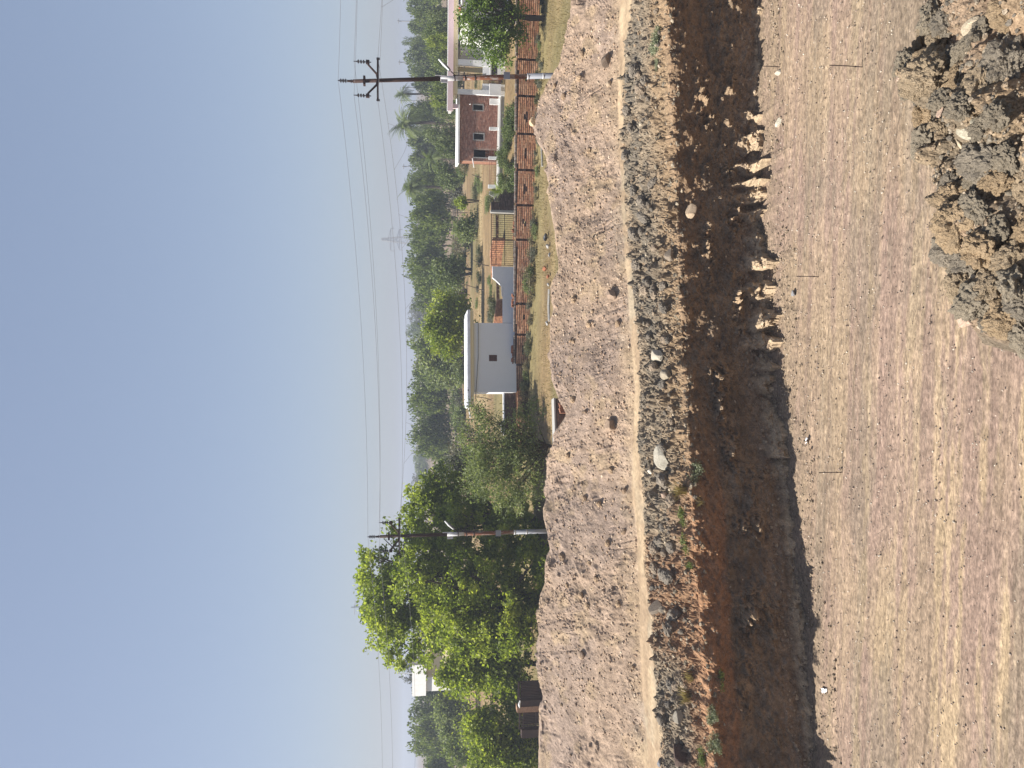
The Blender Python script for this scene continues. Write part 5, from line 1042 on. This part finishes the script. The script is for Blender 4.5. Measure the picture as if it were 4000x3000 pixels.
ordw = 'first second third fourth fifth sixth seventh eighth ninth tenth eleventh twelfth thirteenth fourteenth fifteenth sixteenth seventeenth eighteenth nineteenth twentieth'.split()
bykind = {}
for t in sorted(FT): bykind.setdefault((t[5], t[4] > 112), []).append(t)
r_ = random.Random(77)
for t in FT:
    y, xt, xb, hw_, Y, kd = t
    pt = P(xt, y, Y); z0 = 4.4; h_ = max(2.5, pt.z - z0); w_ = hw_*Y/FPX*1.08
    cr, tr = UT[kd][r_.randrange(len(UT[kd]))]
    e = empty('leafy_tree', (pt.x, pt.y, z0)); e.scale = (w_, w_, h_); e.rotation_euler = (0, 0, r_.uniform(0, 6.28))
    lst = bykind[(kd, Y > 112)]; i_ = lst.index(t)
    side = ordw[i_] + ' from the top of the picture' if i_ < 20 else ordw[len(lst)-1-i_] + ' from the bottom of the picture'
    tag(e, '%s tree in the %s, %s of its kind' % (kn[kd], 'far treeline' if Y > 112 else 'nearer tree belt before the far treeline', side) if False else '%s tree of the %s, %s' % (kn[kd], 'far treeline' if Y > 112 else 'nearer tree belt', side), 'tree', 'trees of the far treeline' if Y > 112 else 'trees of the nearer belt')
    for nm, me in (('crown', cr), ('trunk', tr)):
        o = D.objects.new(nm, me); COL.objects.link(o); o.parent = e
# leafy tree in the lower right corner of the village, dark against the gates
tree('leafy_tree', gp(2900, 45.5), [lob(1900, 2860, 45.5, 80, 80), lob(1850, 2830, 45.5, 40, 50), lob(1950, 2920, 45.5, 90, 80), lob(1880, 2960, 45.5, 70, 60), lob(2010, 2820, 45.5, 60, 60), lob(2020, 2980, 45.5, 80, 60), lob(2060, 2920, 45.5, 60, 70)], 1.7, .16, 340, 55, .5, .10, F_big, 81, 'spreading dark leafy tree at the bottom edge of the picture behind the barred gate', ntar=14, shell=.45)

# bushes: a few meshes, copied
def unit_bush(fol, seed, ncl, per, ls, twig=14, asp=.5):
    r_ = np.random.default_rng(seed); lobes = [(r_.uniform(-.5, .5), r_.uniform(-.4, .4), r_.uniform(.2, .6), .4, .4, .3) for _ in range(5)]
    C, v, cc = cloud(lobes, ncl, per, .25, r_, .2, solid=.5); C = C[C[:, 2] > 0]; v = v[:len(C)]
    V, F, vv = leaves(C, ls, r_, v, asp); fm = mesh_np('leaves', V, F, fol, var=vv, link=False); b = MB()
    for k in range(twig):
        t = Vector((r_.uniform(-.8, .8), r_.uniform(-.6, .6), r_.uniform(.4, 1.05))); b.tube([(t.x*.1, t.y*.1, -.05), t*.55 + Vector((0, 0, .08)), t], [.018, .012, .004], 4)
    return fm, b.build('stems', M_wood, link=False)
UB = {'dry': [unit_bush(F_dry, 91, 34, 26, .05, 30), unit_bush(F_dry, 92, 26, 22, .05, 36)], 'green': [unit_bush(F_bush, 93, 60, 30, .062, 14), unit_bush(F_olive, 94, 60, 30, .06, 14)], 'grey': [unit_bush(F_grey, 95, 46, 30, .055, 24)], 'dark': [unit_bush(F_dark, 96, 70, 32, .065, 14)], 'silver': [unit_bush(F_silver, 97, 60, 26, .055, 10, .7)], 'weed': [unit_bush(F_mid, 98, 40, 22, .06, 12, .55)]}
def bush(kd, loc, s, sz_, lb, group, k=0):
    fm, sm = UB[kd][k % len(UB[kd])]; e = empty('bush', loc); e.scale = (s, s, sz_); e.rotation_euler = (0, 0, random.uniform(0, 6.3)); tag(e, lb, 'bush', group)
    for nm, me in (('leaves', fm), ('stems', sm)):
        o = D.objects.new(nm, me); COL.objects.link(o); o.parent = e
kb = {'dry': 'dry straw coloured', 'green': 'green', 'grey': 'dull grey', 'dark': 'dark green'}
r_ = random.Random(31)
# along the outer foot of the boundary wall
for k in range(44):
    y = -20 + 1740*(k + r_.random()*.7)/44; s, z = WL.sz(2080, y); kd = r_.choice(['dry', 'dry', 'green', 'grey', 'dry', 'grey']) if y > 620 else r_.choice(['grey', 'green', 'grey', 'dry'])
    p = WL.w(s, -.4 - 1.5*r_.random(), 0); p.z = float(ground_z(p.x, p.y)) - .02; sc = r_.uniform(.32, .55)*(1.15 if y > 900 else .8)
    bush(kd, p, sc*1.2, sc, '%s bush growing along the outer foot of the boundary wall' % kb[kd], '%s bushes along the boundary wall' % kb[kd], k)
for y, dx, sc, kd in [(1065, 1, 1.15, 'dry'), (1110, .8, 1.1, 'green'), (1000, .9, .9, 'dry'), (1090, 1.6, .9, 'dry'), (1530, .6, 1.0, 'dry'), (1570, .5, 1.1, 'dry'), (1610, .6, 1.1, 'dry'), (1490, .8, .9, 'green'), (1420, .8, .9, 'dry'), (1370, .8, .8, 'dry'), (900, 1.4, .8, 'dry'), (870, 1.6, .7, 'grey'), (1660, .6, 1.0, 'dry')]:
    s, z = WL.sz(2080, y); p = WL.w(s, -dx, 0); p.z = float(ground_z(p.x, p.y)) - .02; bush(kd, p, sc*.85, sc*.8, '%s bush growing along the outer foot of the boundary wall' % kb[kd], '%s bushes along the boundary wall' % kb[kd], r_.randrange(4))
# between wall and house
for k in range(30):
    y = 385 + 380*r_.random(); s, z = WL.sz(2005, y); p = WL.w(s, 1.0 + 5.0*r_.random(), 0); p.z = float(ground_z(p.x, p.y)) - .05; kd = r_.choice(['dark', 'dark', 'green']); sc = r_.uniform(.55, .95)
    bush(kd, p, sc*1.15, sc, '%s bush in the strip between boundary wall and verandah' % kb[kd], '%s bushes between wall and verandah' % kb[kd], k)
for k in range(9):
    y = 30 + 320*r_.random(); s, z = WL.sz(2005, y); p = WL.w(s, 1.0 + 3.0*r_.random(), 0); p.z = float(ground_z(p.x, p.y)) - .05; sc = r_.uniform(.5, .8)
    bush('dark', p, sc, sc, 'dark green bush in the strip between boundary wall and pavilion', 'dark green bushes between wall and pavilion', k)
# scrub in the field
for k in range(46):
    Y = 92 + 24*r_.random(); y = 560 + 1250*r_.random(); p = P(1760, y, Y); kd = r_.choice(['grey', 'grey', 'dry', 'dark']); sc = r_.uniform(1.0, 2.2)
    bush(kd, (p.x, p.y, 4.4), sc*1.4, sc, '%s scrub bush at the far edge of the dry field' % kb[kd], '%s scrub at the far edge of the field' % kb[kd], k)
for k in range(30):
    Y = 62 + 22*r_.random(); y = r_.choice([r_.uniform(640, 1000), r_.uniform(1080, 1250), r_.uniform(100, 360)]); p = P(1850, y, Y); kd = r_.choice(['green', 'grey', 'green']); sc = r_.uniform(.35, .8)
    bush(kd, (p.x, p.y, 4.4), sc*1.5, sc, '%s low bush in the open dry field' % kb[kd], '%s low bushes in the dry field' % kb[kd], k)
for k in range(10):
    y = r_.uniform(1560, 1660) if k < 5 else r_.uniform(1320, 1560); p = P(2150, y, 37.5); p.z = 3.1; bush('green', p, .5, .55, 'green bush just behind the bank crest below the hut', 'green bushes behind the bank crest', k)
for k in range(7):
    y = r_.uniform(870, 1010); p = P(2150, y, 38 + 2*r_.random()); p.z = 3.1; bush('green', p, .5, .6, 'green weed just behind the bank crest below the gate', 'green weeds behind the bank crest', k)
# plants on the edge of the pit
def plant(kd, x, y, s, sz_, lb, k=0):
    p = on_strip(x, y); bush(kd, p - Vector((0, 0, .03)), s, sz_, lb, None, k)
plant('silver', 2735, 1840, .42, .45, 'silvery green rounded shrub on the pit edge below the whitish boulder'); plant('weed', 2672, 2010, .34, .3, 'fine green weed on the pit edge next to the dry grass tuft'); plant('weed', 2680, 2120, .36, .28, 'fine green weed hanging over the orange pit edge'); plant('weed', 2690, 2210, .28, .22, 'small fine green weed farther down the orange pit edge')
plant('weed', 2830, 2660, .34, .3, 'bright green leafy plant on the shaded pit wall, near the dry tuft'); plant('silver', 2795, 2785, .30, .3, 'pale leafed plant on the pit wall, second from the bottom of the picture'); plant('silver', 2800, 2900, .38, .36, 'pale leafed plant on the pit wall nearest the bottom of the picture'); plant('weed', 2742, 2960, .3, .26, 'green creeping weed beside the big dark clay lump'); plant('silver', 2565, 165, .55, .34, 'grey green sprawling bush on the pit edge near the top of the picture'); plant('silver', 2560, 255, .25, .15, 'small grey green sprig beside the sprawling bush')
def tuft(x, y, n, L_, lb, seed, spread=.5):
    r_ = np.random.default_rng(seed); p = on_strip(x, y); V = []; F = []; v = []; k0 = 0
    for k in range(n):
        a = r_.uniform(0, 6.28); t = np.array([math.cos(a)*spread, math.sin(a)*spread - .25, 1])*L_*r_.uniform(.5, 1.1); o = np.array([r_.normal()*.06, r_.normal()*.06, -.03]); m = o + t*.55 + np.array([0, 0, .08*L_]); sd_ = np.array([-t[1], t[0], 0]); sd_ = sd_/(np.linalg.norm(sd_) + 1e-6)*.010; e_ = o + t - np.array([0, 0, .10*L_])
        V += [o - sd_, o + sd_, m + sd_*.8, m - sd_*.8, e_]; F.append((k0, k0+1, k0+2)); F.append((k0, k0+2, k0+3)); F.append((k0+3, k0+2, k0+4)); k0 += 5; v += [r_.uniform(.4, 1)]*5
    o = mesh_np('grass_tuft', np.array(V), np.array(F), F_grass, var=np.array(v)); o.location = p; tag(o, lb, 'grass tuft')
tuft(2668, 1915, 130, .62, 'dry yellow grass tuft on the pit edge below the whitish boulder', 1); tuft(2690, 2715, 110, .5, 'dry straw grass tuft on the pit edge near the bottom of the picture', 2); tuft(2700, 2640, 60, .35, 'sparse dry grass tuft just above the lower straw tuft', 3)
tuft(2748, 1960, 26, .5, 'thin dry grass stalks hanging below the yellow tuft', 4, .9)
# dry grass and stubble
def grass(name, n, gen, L_, lb, seed, w=.012):
    r_ = np.random.default_rng(seed); B = gen(r_, n); n = len(B); a = r_.uniform(0, 6.28, n); l_ = L_*r_.uniform(.5, 1.3, n); lean = r_.normal(size=(n, 2))*.35
    sd_ = np.stack([np.cos(a), np.sin(a), 0*a], 1)*w; tip = B + np.stack([lean[:, 0]*l_, lean[:, 1]*l_, l_], 1)
    V = np.stack([B - sd_, B + sd_, tip], 1).reshape(-1, 3); o = mesh_np(name, V, np.arange(3*n).reshape(-1, 3), F_grass, var=np.repeat(np.clip(r_.normal(.5, .25, n), 0, 1), 3)); tag(o, lb, None, None, 'stuff')
def g_strip(r_, n):
    Y = r_.uniform(33, 51, n); X = r_.uniform(-.62, .62, n)*Y; c = fbm(np.stack([X, Y, 0*X], 1), .5, 3, .5, 5); m = (c > -.12) & (WL.o.y + 0 > 0); X, Y = X[m], Y[m]; return np.stack([X, Y, ground_z(X, Y) - .02], 1)
grass('dry_grass', 30000, g_strip, .20, 'dry grass between the earth bank and the boundary wall', 5, .016)
def g_field(r_, n):
    Y = r_.uniform(57, 110, n); X = r_.uniform(-.6, .6, n)*Y; c = fbm(np.stack([X*.3, Y, 0*X], 1), .25, 3, .5, 6); m = c > .02; X, Y = X[m], Y[m]; return np.stack([X, Y, ground_z(X, Y) - .02], 1)
grass('field_stubble', 26000, g_field, .28, 'dry stubble over the field', 6, .03)
# debris lying on the grass between bank and wall
for x, y, s, c, lb in [(2128, 928, .26, 'blk', 'black plastic sheet crumpled on the grass below the gate'), (2134, 962, .2, 'wht', 'white and black torn sack beside the crumpled black plastic'), (2142, 998, .18, 'wht', 'grey white rubble lump in the line of debris on the grass'), (2124, 1052, .24, 'red', 'red brick rubble heap in the line of debris on the grass'), (2136, 1080, .18, 'red', 'smaller red rubble lump beside the red brick rubble'), (2136, 1112, .15, 'wht', 'white stone at the end of the debris line'), (2132, 1262, .17, 'wht', 'pale stone at the end of the thin kerb line behind the bank')]:
    p = PZ(x + 8, y, 3.25); me = rock('debris_lump', 3, int(y), (1, .7, .55), .35, 1.2, .12, 3, facets=5, mat={'blk': M_black, 'wht': M_conc, 'red': M_brick}[c], col=(0.36, 0.15, 0.085)); place('debris_lump', me, p + Vector((0, 0, s*.3)), s, (0, 0, random.uniform(0, 6)), lb, 'rubble')
b = MB(); a, c_ = PZ(2146, 1255, 3.2), PZ(2146, 1130, 3.2); b.tube([a, a.lerp(c_, .5) + Vector((0, .1, .02)), c_], .09, 6); tag(b.build('kerb', M_conc), 'thin broken grey kerb line half buried in the grass behind the bank', 'kerb')
b = MB(); a, c_ = PZ(2118, 650, 3.2), PZ(2114, 545, 3.2); b.tube([a, c_], .06, 6); tag(b.build('kerb', M_conc), 'thin grey kerb line on the grass below the brick wing', 'kerb')

# ------------------------------------------------------------------ haze
hb = MB().box(-1650, 1650, -40, 1640, -1.5, 30).build('haze', None); tag(hb, kind='stuff')
hm = D.materials.new('haze_air'); hm.use_nodes = True; n = hm.node_tree.nodes; n.clear(); ho = n.new('ShaderNodeOutputMaterial'); pvn = n.new('ShaderNodeVolumePrincipled')
pvn.inputs['Color'].default_value = (0.64, 0.70, 0.82, 1); pvn.inputs['Density'].default_value = 0.0011; pvn.inputs['Anisotropy'].default_value = 0.2
hm.node_tree.links.new(pvn.outputs[0], ho.inputs['Volume']); hb.data.materials.append(hm); hb.display_type = 'WIRE'
